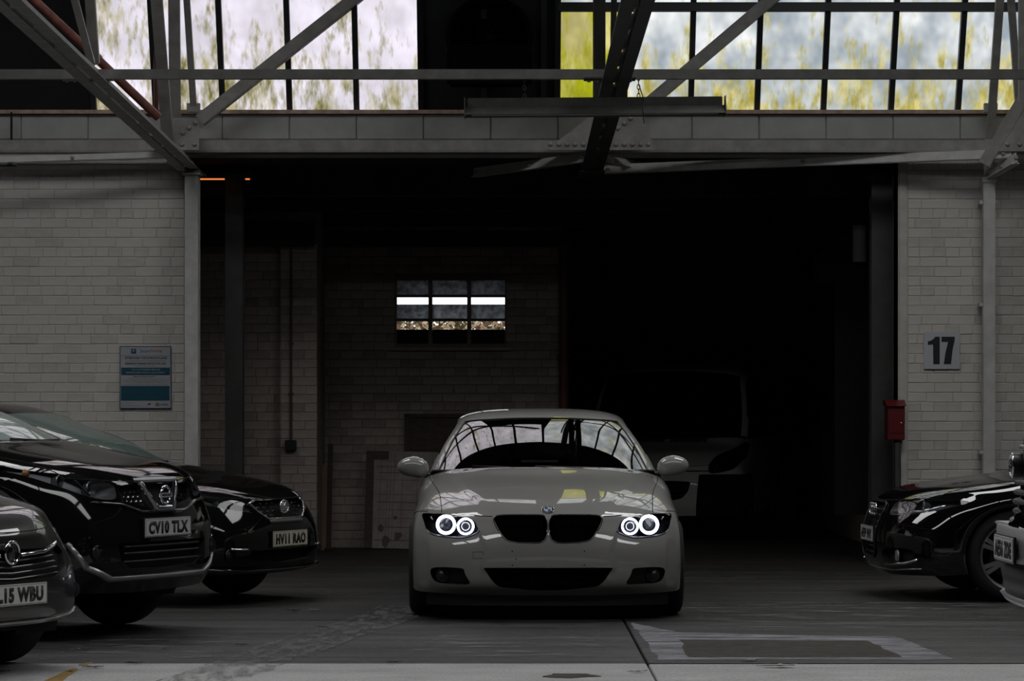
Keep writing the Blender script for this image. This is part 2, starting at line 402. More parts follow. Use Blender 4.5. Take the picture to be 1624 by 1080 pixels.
# brick walls: every visible brick is a piece of its own in front of the recessed joints
_bricks = {}
def brick_mesh(L, Hh, m, var):
    k = (round(L, 3), round(Hh, 3), m, var)
    if k in _bricks: return _bricks[k]
    r = random.Random(hash((round(L*1000), var)) % 9999); c = .005; d = .02
    j = lambda a: r.uniform(-a, a)
    x, z = L/2, Hh/2
    fr = [(-x+c+j(.003), -.0, -z+c+j(.002)), (x-c+j(.003), j(.001), -z+c+j(.002)), (x-c+j(.003), j(.001), z-c+j(.002)), (-x+c+j(.003), j(.001), z-c+j(.002))]
    md = [(-x+j(.0015), .005, -z), (x+j(.0015), .005, -z), (x+j(.0015), .005, z), (-x+j(.0015), .005, z)]
    bk = [(-x, d, -z), (x, d, -z), (x, d, z), (-x, d, z)]
    b = MB(); b.add(fr+md+bk, [(0, 1, 2, 3)]+[(a+i, a+4+i, a+4+(i+1) % 4, a+(i+1) % 4) for a in (0, 4) for i in range(4)])
    me = b.mesh('brick', M[m]); _bricks[k] = me
    return me
def brick_wall(parent, x0, x1, z0, z1, Y, mk=('white_wall', 'white_wall_b'), course=.0857, bl=.235, hole=None, joint=.004, zsingle=0, rough=.004, pb=.2, header_every=4, jit=.0015, facing=0):
    n = int((z1-z0)/course+.5); course = (z1-z0)/n
    rest = MB(); count = 0
    for i in range(n):
        z = z0+(i+.5)*course
        l = bl if (i % header_every) else bl/2
        x = x0-random.choice((.25, .5, .75, .6))*l if i % 2 else x0-random.choice((0, .12))*l
        while x < x1-.01:
            a, b = max(x, x0), min(x+l*random.uniform(.96, 1.04), x1)
            if x1-b < .05: b = x1
            x = b
            if b-a < .03: continue
            segs = [(a, b)]
            if hole and hole[2] < z < hole[3]:
                segs = [(p, q) for p, q in ((a, min(b, hole[0])), (max(a, hole[1]), b)) if q-p > .02]
            for p, q in segs:
                q0 = q-.0022
                L = round((q0-p)/.02)*.02 if abs((q0-p)-round((q0-p)/.02)*.02) < .006 else q0-p
                L = min(L, q0-p)
                me = brick_mesh(L, course-joint*.9, mk[1] if random.random() < pb else mk[0], random.randrange(4))
                yo = Y-.005-abs(random.gauss(0, rough*.28))
                if z < zsingle:
                    off = len(rest.v); rest.add([(v.co.x+(p+q0)/2, v.co.y+yo, v.co.z+z) for v in me.vertices], [tuple(pl.vertices) for pl in me.polygons])
                else:
                    o = link('brick', me, parent); o.location = ((p+q0)/2, yo, z+random.uniform(-jit, jit)); count += 1
    if rest.v:
        rest.build('brickwork', M[mk[0]], parent, kind='stuff')
    return count

wl = MB(); wl.box(-9, XL+.01, YW, YW+.33, 0, wz(180))
wall_left = wl.build('wall_left', M['mortar'], kind='structure')
brick_wall(wall_left, -4.75, XL, 0, ZL+.02, YW, zsingle=.72)
brick_wall(wall_left, -8.9, -4.752, 0, ZL+.02, YW, zsingle=99)
wr = MB(); wr.box(XR, 9, YW, YW+.33, 0, wz(180))
wall_right = wr.build('wall_right', M['mortar'], kind='structure')
brick_wall(wall_right, XR+.085, 4.95, 0, ZL+.02, YW, rough=.005)
brick_wall(wall_right, 4.952, 8.9, 0, ZL+.02, YW, zsingle=99)
jb = MB(); jb.box(XR, XR+.085, YW-.02, YW+.32, 0, ZL)       # plastered jamb
jb.build('jamb', M['white_wall_b'], wall_right, bevel=.012)
# bay: back wall with a louvred window, pilastered return wall on the left, deep recess on the right
X1, X2 = wx(503, YB), wx(893, YB)
ZC = wz(352, YB)
WX0, WX1, WZ0, WZ1 = wx(627, YB), wx(803, YB), wz(548, YB), wz(441, YB)
bw = MB()
bw.box(-3.6, WX0, YB, YB+.3, 0, 3.9); bw.box(WX1, X2, YB, YB+.3, 0, 3.9); bw.box(WX0, WX1, YB, YB+.3, 0, WZ0); bw.box(WX0, WX1, YB, YB+.3, WZ1, 3.9)
wall_back = bw.build('wall_back', M['bay_mortar'], kind='structure')
brick_wall(wall_back, X1, X2-.01, 0, ZC, YB, mk=('bay_brick', 'bay_brick_b'), hole=(WX0, WX1, WZ0-.04, WZ1+.01), zsingle=.62, joint=.008, pb=.35)
YR = 29.3
rt = MB(); rt.box(-3.9, wx(445, YR), YR, YR+.3, 0, 3.9); rt.box(wx(445, YR), wx(503, YR), YR-.11, YB, 0, 3.9)
wall_return = rt.build('wall_return', M['bay_mortar'], kind='structure')
brick_wall(wall_return, wx(312, YR), wx(445, YR)-.005, 0, wz(388, YR), YR, mk=('bay_brick', 'bay_brick_b'), zsingle=.55)
brick_wall(wall_return, wx(445, YR-.11), wx(503, YR-.11), 0, wz(388, YR), YR-.11, mk=('bay_brick', 'bay_brick_b'), zsingle=.55)
for nm, bx in (('wall_recess_left', (X2-.15, X2+.02, YB+.3, YD)), ('wall_recess', (X2, 9, YD, YD+.3)), ('wall_bay_right', (XR+.25, XR+.5, YW+.33, YD)), ('wall_bay_left', (-4.2, -3.9, YW+.33, YB+.3))):
    dp = MB(); dp.box(*bx, 0, 3.9); dp.build(nm, M['bay_brick'], kind='structure')
rf = MB(); rf.box(-9, 9, YW+.02, YB+.4, 3.62, 3.85); rf.box(X2-.2, 9, YB+.4, YD+.4, 3.62, 3.85)
bay_ceiling = rf.build('ceiling', M['roof'], kind='structure')
for y, z0 in ((27.9, 3.36), (29.1, 3.30), (30.2, 3.22), (32.0, 3.2), (34.0, 3.2)):
    b = MB(); b.box(-3.9 if y < 30 else X1, XR+.25, y-.07, y+.07, z0, 3.62); b.build('joist', M['roof'], bay_ceiling)
b = MB(); b.box(-3.9, X2+.1, YB-.16, YB-.02, wz(392, YB), wz(372, YB)); b.build('wall_plate', M['roof'], bay_ceiling)
b = MB(); b.box(-3.9, wx(500, YR), YR-.25, YR-.12, wz(392, YR), wz(360, YR)); b.build('wall_plate', M['roof'], bay_ceiling)
b = MB(); b.tube([(X1, YB-.3, wz(331, YB)), (XR, YB-.3, wz(331, YB))], .03); b.build('ceiling_pipe', M['conduit'], bay_ceiling)

# hall shell out of view: side walls, end wall and a roof with openings added for daylight
sh = MB(); sh.box(-9.3, -9, -2.3, YW+.3, 0, ROOF_Z+.3); wall_hall_left = sh.build('wall_hall_left', M['hall_wall'], kind='structure')
sh = MB(); sh.box(9, 9.3, -2.3, YW+.3, 0, ROOF_Z+.3); sh.build('wall_hall_right', M['hall_wall'], kind='structure')
sh = MB(); sh.box(-9, 9, -2.3, -2, 0, ROOF_Z+.3); sh.build('wall_hall_end', M['hall_wall'], kind='structure')
xs = sorted({-9, 9, *[v for s in ADDED_SKYLIGHTS for v in s[:2]]}); ys = sorted({-2.3, 24.9, *[v for s in ADDED_SKYLIGHTS for v in s[2:]]})
rb = MB()
for i in range(len(xs)-1):
    for j in range(len(ys)-1):
        cx_, cy_ = (xs[i]+xs[i+1])/2, (ys[j]+ys[j+1])/2
        if any(a < cx_ < b and c < cy_ < d for a, b, c, d in ADDED_SKYLIGHTS): continue
        rb.box(xs[i], xs[i+1], ys[j], ys[j+1], ROOF_Z, ROOF_Z+.12)
roof = rb.build('ceiling_hall', M['roof'], kind='structure')

# sloped glazing over the girder: leans towards the hall, panes between dark bars
ZG0, ZG1 = wz(178), 6.5
LEAN = .47
def gl(x, z, off=0): return Vector((x, YW-(z-ZG0)*LEAN+off, z))
L_pan = [150, 248, 354, 460, 566, 668]
R_pan = [884, 990, 1095, 1200, 1305, 1412, 1518, 1624, 1730]
clear_l = (.66, .62, .70)
M['pane_l'] = pane_mat('rooflight_glass_olive', (.74, .71, .75), (.27, .255, .11), (.50, .47, .33), .21, low=.12, dim=(.60, .58, .60))
M['pane_r'] = pane_mat('rooflight_glass_mossy', (.72, .72, .71), (.46, .42, .17), (.64, .59, .36), .17, low=.22, dim=(.42, .45, .47))
M['pane_y'] = pane_mat('rooflight_glass_moss_yellow', (.66, .62, .38), (.46, .47, .07), (.40, .39, .10), .22, low=.30)
def glazing(name, pans, mats, z_trans):
    fr = empty(name, (wx((pans[0]+pans[-1])/2), YW, ZG0), kind='structure')
    inv = Matrix.Translation(-Vector(fr.location))
    for i in range(len(pans)-1):
        x0, x1 = wx(pans[i]), wx(pans[i+1])
        for za, zb in ((ZG0, z_trans), (z_trans+.06, ZG1)):
            b = MB(); q = [gl(x0+.012, za), gl(x1-.012, za), gl(x1-.012, zb), gl(x0+.012, zb)]
            q = [inv @ v for v in q]; n = Vector((0, 1, LEAN)).normalized()*.006
            b.add(q+[v+n for v in q], [(0, 1, 2, 3), (7, 6, 5, 4), (0, 4, 5, 1), (1, 5, 6, 2), (2, 6, 7, 3), (3, 7, 4, 0)])
            b.build('pane', mats[i if za == ZG0 else -1], fr)
    for i, p in enumerate(pans):
        w = .05
        b = MB(); b.bar(inv @ gl(wx(p), ZG0-.02, -.02), inv @ gl(wx(p), ZG1, -.02), w, .07, (0, 1, 0)); b.build('glazing_bar', M['black_bar'], fr)
    b = MB(); x0, x1 = wx(pans[0]), wx(pans[-1]); q = inv @ gl(x0, z_trans+.03, -.03); q1 = inv @ gl(x1, z_trans+.03, -.03); b.bar(q, q1, .09, .075); b.build('purlin', M['black_bar'], fr)
    if name == 'window_2':                        # a few bolts through the purlin let daylight in
        pass
    return fr
win_l = glazing('window_1', L_pan, [M['pane_l']]*6, 5.25)
win_r = glazing('window_2', R_pan, [M['pane_y']]+[M['pane_r']]*9, 4.865)
M['pane_u'] = pane_mat('rooflight_glass_upper', (.74, .72, .74), (.30, .28, .14), (.50, .47, .33), .15)
win_u = glazing('window_4', [668, 768, 862], [M['pane_u']]*3, 5.30)
for o in list(win_u.children):                    # the lower half here is the sheet that carries the fan
    if o.name.startswith('pane') and min(v.co.z for v in o.data.vertices)+win_u.location.z < 5.2: bpy.data.objects.remove(o)
portal(((wx(150)+wx(668))/2, YW-.5, 5.25), (R(-(90-25)), 0, 0), 2.9, 2.6)
portal(((wx(884)+wx(1730))/2, YW-.5, 5.25), (R(-(90-25)), 0, 0), 4.7, 2.6)
# opaque sheets between and beside the glazing
dsh = MB()
for p0, p1 in ((-700, 150), (668, 862), (862, 884), (1730, 2500)):
    zt_ = 5.33 if p0 == 668 else ZG1+.1
    x0, x1 = wx(p0), wx(p1); q = [gl(x0, ZG0-.05), gl(x1, ZG0-.05), gl(x1, zt_), gl(x0, zt_)]; n = Vector((0, .05, .02))
    dsh.add(q+[v+n for v in q], [(0, 1, 2, 3), (7, 6, 5, 4), (0, 4, 5, 1), (1, 5, 6, 2), (2, 6, 7, 3), (3, 7, 4, 0)])
roof_sheet = dsh.build('wall_upper', M['dark_sheet'], kind='structure')
up = MB(); up.box(-9, 9, 24.5, 25.8, ROOF_Z, ROOF_Z+.12); up.build('ceiling_edge', M['roof'], kind='structure')

# fascia of painted blocks, timber sill
fs = MB(); fs.box(-9, 9, YW-.06, YW+.33, ZL+.05, wz(182))
fascia = fs.build('wall_fascia', M['mortar'], kind='structure')
b = MB(); b.box(-9, 9, YW-.14, YW+.05, wz(182.5), wz(176.5)); b.build('timber_sill', M['sill'], fascia)
x = wx(-70); 
while x < 5.2:
    b = MB(); L_ = .592; zz0, zz1 = wz(222), wz(183.5)
    b.box(x+.004, x+L_-.004, YW-.085-random.uniform(0, .004), YW-.05, zz0, zz1); b.build('block', M['block'], fascia, bevel=.006); x += L_

# steel girder along the front wall, trusses coming towards the viewer, ties and braces
YT = 26.45
gird = empty('valley_girder', (0, YT, ZL), label='grey riveted steel girder running along the wall over the wide opening', cat='girder')
gi = Matrix.Translation(-Vector(gird.location))
def steel(fn, name, parent, m='steel', inv=None, bevel=0):
    b = MB(); fn(b)
    if inv is not None: b.v = [tuple(inv @ Vector(v)) for v in b.v]
    return b.build(name, M[m], parent, bevel=bevel)
a, c_ = P(-260, 240, YT), P(1900, 240, YT)
steel(lambda b: (b.box(-6, 6.2, YT-.012, YT, wz(240, YT), wz(222, YT)), b.box(-6, 6.2, YT-.012, YT+.22, wz(241.5, YT), wz(239.5, YT))), 'bottom_chord', gird, 'steel', gi)
def brace(px0, py0, px1, py1, Y0, Y1=None, w=.1, h=.03, parent=None, inv=None, m='steel', name='brace', up=(0, 1, 0)):
    return steel(lambda b: b.bar(P(px0, py0, Y0), P(px1, py1, Y1 or Y0), w, h, up), name, parent, m, inv)
def lbrace(px0, py0, px1, py1, Y0, Y1=None, w=.09, parent=None, inv=None, m='steel', name='brace', t=.012):
    """angle: a leg facing the viewer and a leg along its lower edge running back"""
    def f(b):
        A, B = P(px0, py0, Y0), P(px1, py1, Y1 or Y0); d = (B-A).normalized(); n = Vector((0, 1, 0)); n = (n-d*n.dot(d)).normalized(); s = d.cross(n)
        if s.z < 0: s = -s
        b.bar(A, B, w, t, n); b.bar(A-s*(w/2)+n*w*.5, B-s*(w/2)+n*w*.5, t, w, n)
    return steel(f, name, parent, m, inv)
lbrace(316, 190, 836, -220, 26.3, parent=gird, inv=gi, w=.10, name='diagonal')
lbrace(1006, 182, 1473, -214, 26.3, parent=gird, inv=gi, w=.10, name='diagonal')
lbrace(1560, 260, 1680, 60, 26.3, parent=gird, inv=gi, w=.10, name='diagonal')
# gusset plates and their bolts
def gusset(poly, bolts, Y=26.28):
    b = MB(); pl = [(P(x, y, Y).x, P(x, y, Y).z) for x, y in poly]; b.prism(pl, Y-.012, Y); b.v = [tuple(gi @ Vector(v)) for v in b.v]
    g = b.build('gusset_plate', M['steel'], gird)
    for x, y in bolts:
        c = P(x, y, Y-.012); bb = MB(); bb.lathe([(0, -.022), (.011, -.022), (.019, -.012), (.021, 0)], 8, 'y', tuple(c)); bb.v = [tuple(gi @ Vector(v)) for v in bb.v]
        bb.build('rivet', M['steel'], g, smooth=True)
gusset([(236, 187), (316, 187), (316, 238), (232, 238)], [(241, 203), (247, 210), (290, 211), (300, 203), (310, 195), (266, 229), (289, 229), (308, 229), (242, 229)])
gusset([(866, 238), (934, 186), (1022, 186), (1037, 238)], [(873, 229), (886, 229), (899, 229), (912, 229), (925, 229), (964, 229), (977, 229), (990, 229), (1003, 229), (1016, 229), (1028, 229), (970, 213), (980, 204), (990, 196), (1000, 188)])
gusset([(1583, 240), (1640, 150), (1700, 150), (1700, 240)], [(1598, 229), (1617, 229)])
# trusses: bottom chord of paired angles with packers between, struts rising from the end
def truss(px, label, mk, members):
    Xt = wx(px, 27.0)
    t = empty('roof_truss', (Xt, 27.0, 3.5), label=label, cat='roof truss', group=None)
    ti = Matrix.Translation(-Vector(t.location))
    A, B = Vector((Xt, 27.05, 3.50)), Vector((Xt, 15.0, 3.72))
    for sgn in (-1, 1):
        def f(b, s=sgn):
            o = Vector((s*.016, 0, 0)); b.bar(A+o+Vector((s*.005, 0, .045)), B+o+Vector((s*.005, 0, .045)), .010, .09); b.bar(A+o+Vector((s*.04, 0, 0)), B+o+Vector((s*.04, 0, 0)), .08, .010)
        steel(f, 'chord_angle', t, mk, ti)
    for k in range(14):
        p = A.lerp(B, (k+.7)/14.5); steel(lambda b: b.box(p.x-.016, p.x+.016, p.y-.03, p.y+.03, p.z, p.z+.09), 'packer', t, mk, ti)
    for (x0, y0, Y0, x1, y1, Y1, w) in members:
        a_, b_ = P(x0, y0, Y0), P(x1, y1, Y1); b_ = a_+(b_-a_)*max(1, min(3.2, (ROOF_Z-.05-a_.z)/(b_.z-a_.z)))
        steel(lambda b: b.bar(a_, b_, w, .05, (0, 1, 0)), 'strut', t, mk, ti)
    steel(lambda b: b.box(Xt-.11, Xt+.11, 26.6, 27.15, 3.478, 3.494), 'bearing_plate', t, mk, ti)
    return t
tr_l = truss(305, 'pale grey paired-angle roof truss over the parked black crossover, daylight showing through its slot', 'steel',
      [(266, 220, 26.2, 247, -20, 25.2, .098), (278, 187, 26.6, 276, -20, 26.2, .1), (307, 170, 26.5, 295, -20, 26.0, .055), (150, 100, 21.6, 142, -20, 21.3, .07), (145, 100, 21.4, 108, -40, 21.0, .05)])
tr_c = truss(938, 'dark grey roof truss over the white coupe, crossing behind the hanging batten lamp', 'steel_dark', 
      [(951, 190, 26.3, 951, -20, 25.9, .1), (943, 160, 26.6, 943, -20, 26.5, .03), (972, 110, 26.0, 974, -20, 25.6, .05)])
tr_r = truss(1640, 'grey roof truss at the frame edge over the black saloon', 'steel',
      [(1570, 222, 26.6, 1587, -20, 26.0, .07), (1616, 175, 26.4, 1602, -20, 25.9, .06), (1620, 160, 25.9, 1620, -20, 25.6, .05)])
# sockets the posts stand in
for px in (307, 1571):
    steel(lambda b: b.bar(P(px, 178, 26.5), P(px, 164, 26.5), .115, .06, (0, 1, 0)), 'post_shoe', gird, 'steel', gi)
# long tie rail
tie = empty('tie_rail', (0, 20.7, 3.68), label='long flat steel tie rail spanning the hall in front of the dirty glazing', cat='tie rail')
tin = Matrix.Translation(-Vector(tie.location))
steel(lambda b: b.bar(P(-1000, 117.5, 20.7), P(2600, 117.5, 20.7), .016, .065), 'rail', tie, 'steel', tin)
steel(lambda b: b.bar(P(-1000, 124, 20.7)+Vector((0, .03, 0)), P(2600, 124, 20.7)+Vector((0, .03, 0)), .06, .008), 'flange', tie, 'steel', tin)
for px in (138, 966):
    steel(lambda b: b.box(P(px-40, 0, 20.66).x, P(px+42, 0, 20.66).x, 20.6, 20.75, wz(126.5, 20.66), wz(124, 20.66)), 'cleat', tie, 'steel_dark' if px > 500 else 'steel', tin)
    for k in range(6):
        q = P(px-32+k*13, 127, 20.64); bb = MB(); bb.lathe([(0, -.016), (.012, -.014), (.016, 0)], 8, 'z', tuple(q)); bb.v = [tuple(tin @ Vector(v)) for v in bb.v]; bb.build('bolt', M['steel'], tie)
# wind bracing in plan under the girder
def wind(px0, py0, Y0, px1, py1, Y1, label, w=.075):
    A, B = P(px0, py0, Y0), P(px1, py1, Y1); o = empty('wind_brace', tuple(A), label=label, cat='brace', group='wind braces under the girder'); iv = Matrix.Translation(-A)
    def f(b):
        b.bar(A, B, .014, w); d = (B-A).normalized(); s = Vector((0, 1, 0)); b.bar(A+s*.04-Vector((0, 0, w/2)), B+s*.04-Vector((0, 0, w/2)), .08, .012)
    steel(f, 'brace_angle', o, 'steel_light', iv)
    for q in (A.lerp(B, .02), A.lerp(B, .98), A.lerp(B, .5)):
        bb = MB(); bb.lathe([(0, -.035), (.016, -.03), (.018, 0)], 8, 'y', tuple(q)); bb.v = [tuple(iv @ Vector(v)) for v in bb.v]; bb.build('bolt', M['steel'], o)
wind(-60, 255, 26.2, 288, 244, 26.42, 'pale steel brace along the top of the left brick wall', .05)
wind(752, 273, 27.4, 928, 249, 26.5, 'short pale steel brace sloping up to the dark centre truss')
wind(938, 249, 26.5, 1015, 261, 27.0, 'shortest pale steel stub brace beside the dark centre truss foot', .06)
wind(950, 268, 26.95, 1604, 243, 26.3, 'longest pale steel brace, from the dark centre truss foot to the right wall', .075)
wind(1565, 278, 26.6, 1612, 250, 26.2, 'stubby bright knee brace on top of the square wall pipe', .09)
wind(268, 246, 26.3, 303, 274, 26.75, 'stubby knee brace on top of the white steel column', .08)

# columns and pipes
def column(name, px0, px1, py_top, Y, m, label, cat='column', web=False):
    x0, x1 = wx(px0, Y), wx(px1, Y); zt = wz(py_top, Y); xm = (x0+x1)/2
    o = empty(name, (xm, Y, 0), label=label, cat=cat); w = (x1-x0)/2
    b = MB(); b.box(-w, w, -.012, 0, 0, zt); b.box(-w, w, .16, .172, 0, zt); b.box(-.006, .006, 0, .16, 0, zt); b.build('shaft', M[m], o, bevel=.003)
    b = MB(); b.box(-w-.04, w+.04, -.05, .2, 0, .02); b.build('base_plate', M[m], o)
    b = MB(); b.box(-w-.02, w+.02, -.04, .2, zt, zt+.015); b.build('cap_plate', M[m], o)
    return o
column('steel_column', 293, 314.5, 277, YW-.21, 'steel_light', 'white steel column at the left edge of the dark opening')
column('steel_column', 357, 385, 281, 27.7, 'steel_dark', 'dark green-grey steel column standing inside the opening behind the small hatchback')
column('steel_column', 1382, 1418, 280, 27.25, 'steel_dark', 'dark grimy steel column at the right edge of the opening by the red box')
def downpipe():
    Y = YW-.165; o = empty('square_downpipe', (wx(1568, Y), Y, 0), label='square white painted downpipe on the right brick wall beside number 17', cat='pipe')
    w = wx(1577.5, Y)-wx(1568, Y); zt = wz(285, Y)
    b = MB(); b.box(-w, w, -w, w, 0, zt); b.build('pipe', M['steel_light'], o, bevel=.008)
    b = MB(); b.box(-w-.012, w+.012, -w-.012, w+.02, zt-.03, zt+.02); b.build('collar', M['steel_light'], o, bevel=.006)
    b = MB(); b.tube([(0, 0, zt), (0, -.01, zt+.1), (-.005, -.03, zt+.2), (0, -.05, wz(222, Y))], .045, 12); b.build('swan_neck', M['steel_light'], o, smooth=True, autosmooth=50)
    for z in (1.0, 2.3, 3.2):
        b = MB(); b.box(-w-.025, w+.025, -.005, .13, z, z+.03); b.build('bracket', M['steel_light'], o)
downpipe()
def round_pipe(name, pts, r, m, label, clips=()):
    A = Vector(pts[0]); o = empty(name, tuple(A), label=label, cat='pipe'); iv = -A
    b = MB(); b.tube([Vector(p)+iv for p in pts], r, 10); b.build('pipe', M[m], o, smooth=True, autosmooth=50)
    for c in clips:
        p = Vector(pts[0]).lerp(Vector(pts[-1]), c)+iv; d = (Vector(pts[-1])-A).normalized()
        b = MB(); b.tube([p-d*.025, p+d*.025], r*1.35, 10); b.build('joint_collar', M[m], o, smooth=True, autosmooth=50)
    return o
round_pipe('oxide_pipe', [P(43, -10, 24.0), P(161, 100, 24.3), P(251, 186, 24.6)], .036, 'rust', 'red-brown pipe slanting down past the left glazing', (.52,))
round_pipe('oxide_pipe', [P(248, 187, 26.6), P(247, 60, 26.5), P(246, -20, 26.4)], .022, 'rust', 'thin upright red-brown pipe behind the left truss post')
round_pipe('cast_downpipe', [(wx(894, YB), YB-.06, .1), (wx(894, YB), YB-.06, wz(375, YB))], .05, 'rust', 'dark brown downpipe at the end of the back wall behind the coupe', (.3, .6))
round_pipe('cast_downpipe', [(wx(1424, 26.7), 26.68, .05), (wx(1423, 26.7), 26.68, wz(702, 26.7))], .03, 'steel_dark', 'short grey pipe below the red box on the wall corner')

# louvred window in the back wall
win = empty('window_3', ((WX0+WX1)/2, YB, WZ0), kind='structure')
wi = Matrix.Translation(-Vector(win.location))
fx = [wx(p, YB) for p in (627, 682.5, 744, 803)]
M['winframe'] = mat('dull_window_frame', (.28, .24, .20), .7, n_scale=12, n_amt=.3)
for i in range(4):
    w = .04 if i in (1, 2) else .03
    steel(lambda b: b.box(fx[i]-w/2, fx[i]+w/2, YB-.005, YB+.09, WZ0, WZ1), 'frame_upright', win, 'winframe', wi)
for z in (WZ0, WZ1):
    steel(lambda b: b.box(WX0-.015, WX1+.015, YB-.004, YB+.09, z-.02, z+.02), 'frame_rail', win, 'winframe', wi)
steel(lambda b: b.box(WX0-.06, WX1+.06, YB-.05, YB+.02, WZ0-.05, WZ0-.02), 'window_ledge', win, 'bay_brick', wi)
M['louvre'] = glass_mat('grimy_louvre_glass', (.04, .045, .05), .6, .25, dust_sheen=.75, dust_sheen_col=(.5, .53, .56), frosted=True)
_nt = M['louvre'].node_tree; _tl = next(n for n in _nt.nodes if n.type == 'BSDF_TRANSLUCENT'); _g = _nt.nodes.new('ShaderNodeNewGeometry')
_nz = _nt.nodes.new('ShaderNodeTexNoise'); _nz.inputs['Scale'].default_value = 14; _nz.inputs['Detail'].default_value = 8; _nz.inputs['Roughness'].default_value = .75; _nt.links.new(_g.outputs['Position'], _nz.inputs[0])
_rp = _nt.nodes.new('ShaderNodeValToRGB'); _rp.color_ramp.elements[0].position = .32; _rp.color_ramp.elements[0].color = (.16, .17, .19, 1); _rp.color_ramp.elements[1].position = .68; _rp.color_ramp.elements[1].color = (.80, .84, .88, 1)
_nt.links.new(_nz.outputs[0], _rp.inputs[0]); _nt.links.new(_rp.outputs[0], _tl.inputs[0])
M['louvre_dark'] = mat('black_louvre_blade', (.008, .008, .008), .8)
rows = [(443, 468.5, 'louvre'), (482.5, 506.5, 'louvre'), (522.5, 548, 'louvre_dark')]
for i in range(3):
    x0, x1 = fx[i]+.012, fx[i+1]-.012
    for y0, y1, mk in rows:
        zt, zb = wz(y0, YB), wz(y1, YB)
        def f(b):
            b.add([(x0, YB+.03, zt), (x1, YB+.03, zt), (x1, YB+.075, zb), (x0, YB+.075, zb), (x0, YB+.036, zt), (x1, YB+.036, zt), (x1, YB+.081, zb), (x0, YB+.081, zb)],
                  [(3, 2, 1, 0), (4, 5, 6, 7), (0, 1, 5, 4), (2, 3, 7, 6), (1, 2, 6, 5), (3, 0, 4, 7)])
        steel(f, 'louvre_pane', win, mk, wi)
    for y in (469, 507, 442):
        steel(lambda b: b.box(x0, x1, YB+.03, YB+.06, wz(y+2.5, YB), wz(y-2, YB)), 'louvre_rail', win, 'black_bar', wi)
portal((fx[0]*.5+fx[3]*.5, YB+.25, (WZ0+WZ1)/2), (R(-90), 0, 0), 1.1, .66)
# outdoors beyond the louvres: yard wall of shrubs under open sky
r_ = random.Random(5)
hb = MB()
for k in range(7000):
    x, y, z = r_.uniform(-3.4, .2), 37.5+r_.gauss(0, .35), 0; h = 2.66+.10*math.sin(x*2.3)+.06*math.sin(x*6.1)
    z = max(.02, h*(1-abs(r_.gauss(0, .22)))) if k > 150 else r_.uniform(0, .5); s = r_.uniform(.03, .06); a = r_.uniform(0, 6.28); e = r_.uniform(-.8, .8)
    u = Vector((math.cos(a), math.sin(a), e)).normalized()*s; v = Vector((-math.sin(a)*.6, math.cos(a)*.4, .8)).normalized()*s*.6
    c = Vector((x, y, z)); hb.add([c-u, c-v, c+u, c+v], [(0, 1, 2, 3)])
M['leaf_brown'] = mat('autumn_leaves', (.20, .105, .075), .8, n_scale=7, n_amt=.9, col2=(.085, .10, .035))
hb.build('hedge', M['leaf_brown'], label='russet and green hedge outdoors seen through the louvred window', cat='hedge', kind='stuff')
yd = MB(); yd.box(-9, X2, YB+.35, 60, -.1, .0); yd.build('ground', M['conc_mid'], kind='structure')
# ------------------------------------------------------------------ vehicles: spline body surfaces
def cspline(t, y, te):
    """natural cubic spline through y (n, d) at t, evaluated at te"""
    n = len(t); h = np.diff(t); A = np.zeros((n, n)); B = np.zeros((n, y.shape[1])); A[0, 0] = A[-1, -1] = 1
    for i in range(1, n-1):
        A[i, i-1] = h[i-1]; A[i, i] = 2*(h[i-1]+h[i]); A[i, i+1] = h[i]
        B[i] = 6*((y[i+1]-y[i])/h[i]-(y[i]-y[i-1])/h[i-1])
    m = np.linalg.solve(A, B)
    k = np.clip(np.searchsorted(t, te, 'right')-1, 0, n-2); hk = h[k][:, None]
    a = ((t[k+1]-te)/h[k])[:, None]; b = ((te-t[k])/h[k])[:, None]
    return a*y[k]+b*y[k+1]+((a**3-a)*m[k]+(b**3-b)*m[k+1])*hk**2/6

def surf(grid, step):
    """dense surface through a grid (nv, nu, 3) of points; also the dense indices of its rows and columns"""
    g = np.asarray(grid, float); nv, nu, _ = g.shape
    def param(d): return np.concatenate([[0], np.cumsum(d)])
    tv = param(np.sqrt(np.linalg.norm(np.diff(g, axis=0), axis=2).mean(1))*.5+np.linalg.norm(np.diff(g, axis=0), axis=2).mean(1)*.5)
    lv = np.linalg.norm(np.diff(g, axis=0), axis=2).max(1)
    def dense(t, L):
        te = [t[0]]; idx = [0]
        for i in range(len(t)-1):
            k = max(2, int(math.ceil(L[i]/step))); te += list(t[i]+(t[i+1]-t[i])*np.arange(1, k+1)/k); idx.append(len(te)-1)
        return np.array(te), idx
    te, iv = dense(tv, lv)
    a = np.stack([cspline(tv, g[:, j], te) for j in range(nu)], 1)
    tu = param(np.linalg.norm(np.diff(g, axis=1), axis=2).mean(0)); lu = np.linalg.norm(np.diff(g, axis=1), axis=2).max(0)
    ue, iu = dense(tu, np.minimum(lu, lu.mean()*1.6))
    b = np.stack([cspline(tu, a[i], ue) for i in range(len(te))], 0)
    b[:, 0, 0] = 0
    return b, iv, iu

def inpoly(px, pz, poly):
    ins = np.zeros(px.shape, bool); n = len(poly)
    for i in range(n):
        x0, z0 = poly[i]; x1, z1 = poly[(i+1) % n]
        c = (z0 > pz) != (z1 > pz)
        with np.errstate(divide='ignore', invalid='ignore'): xx = (x1-x0)*(pz-z0)/(z1-z0)+x0
        ins ^= c & (px < xx)
    return ins

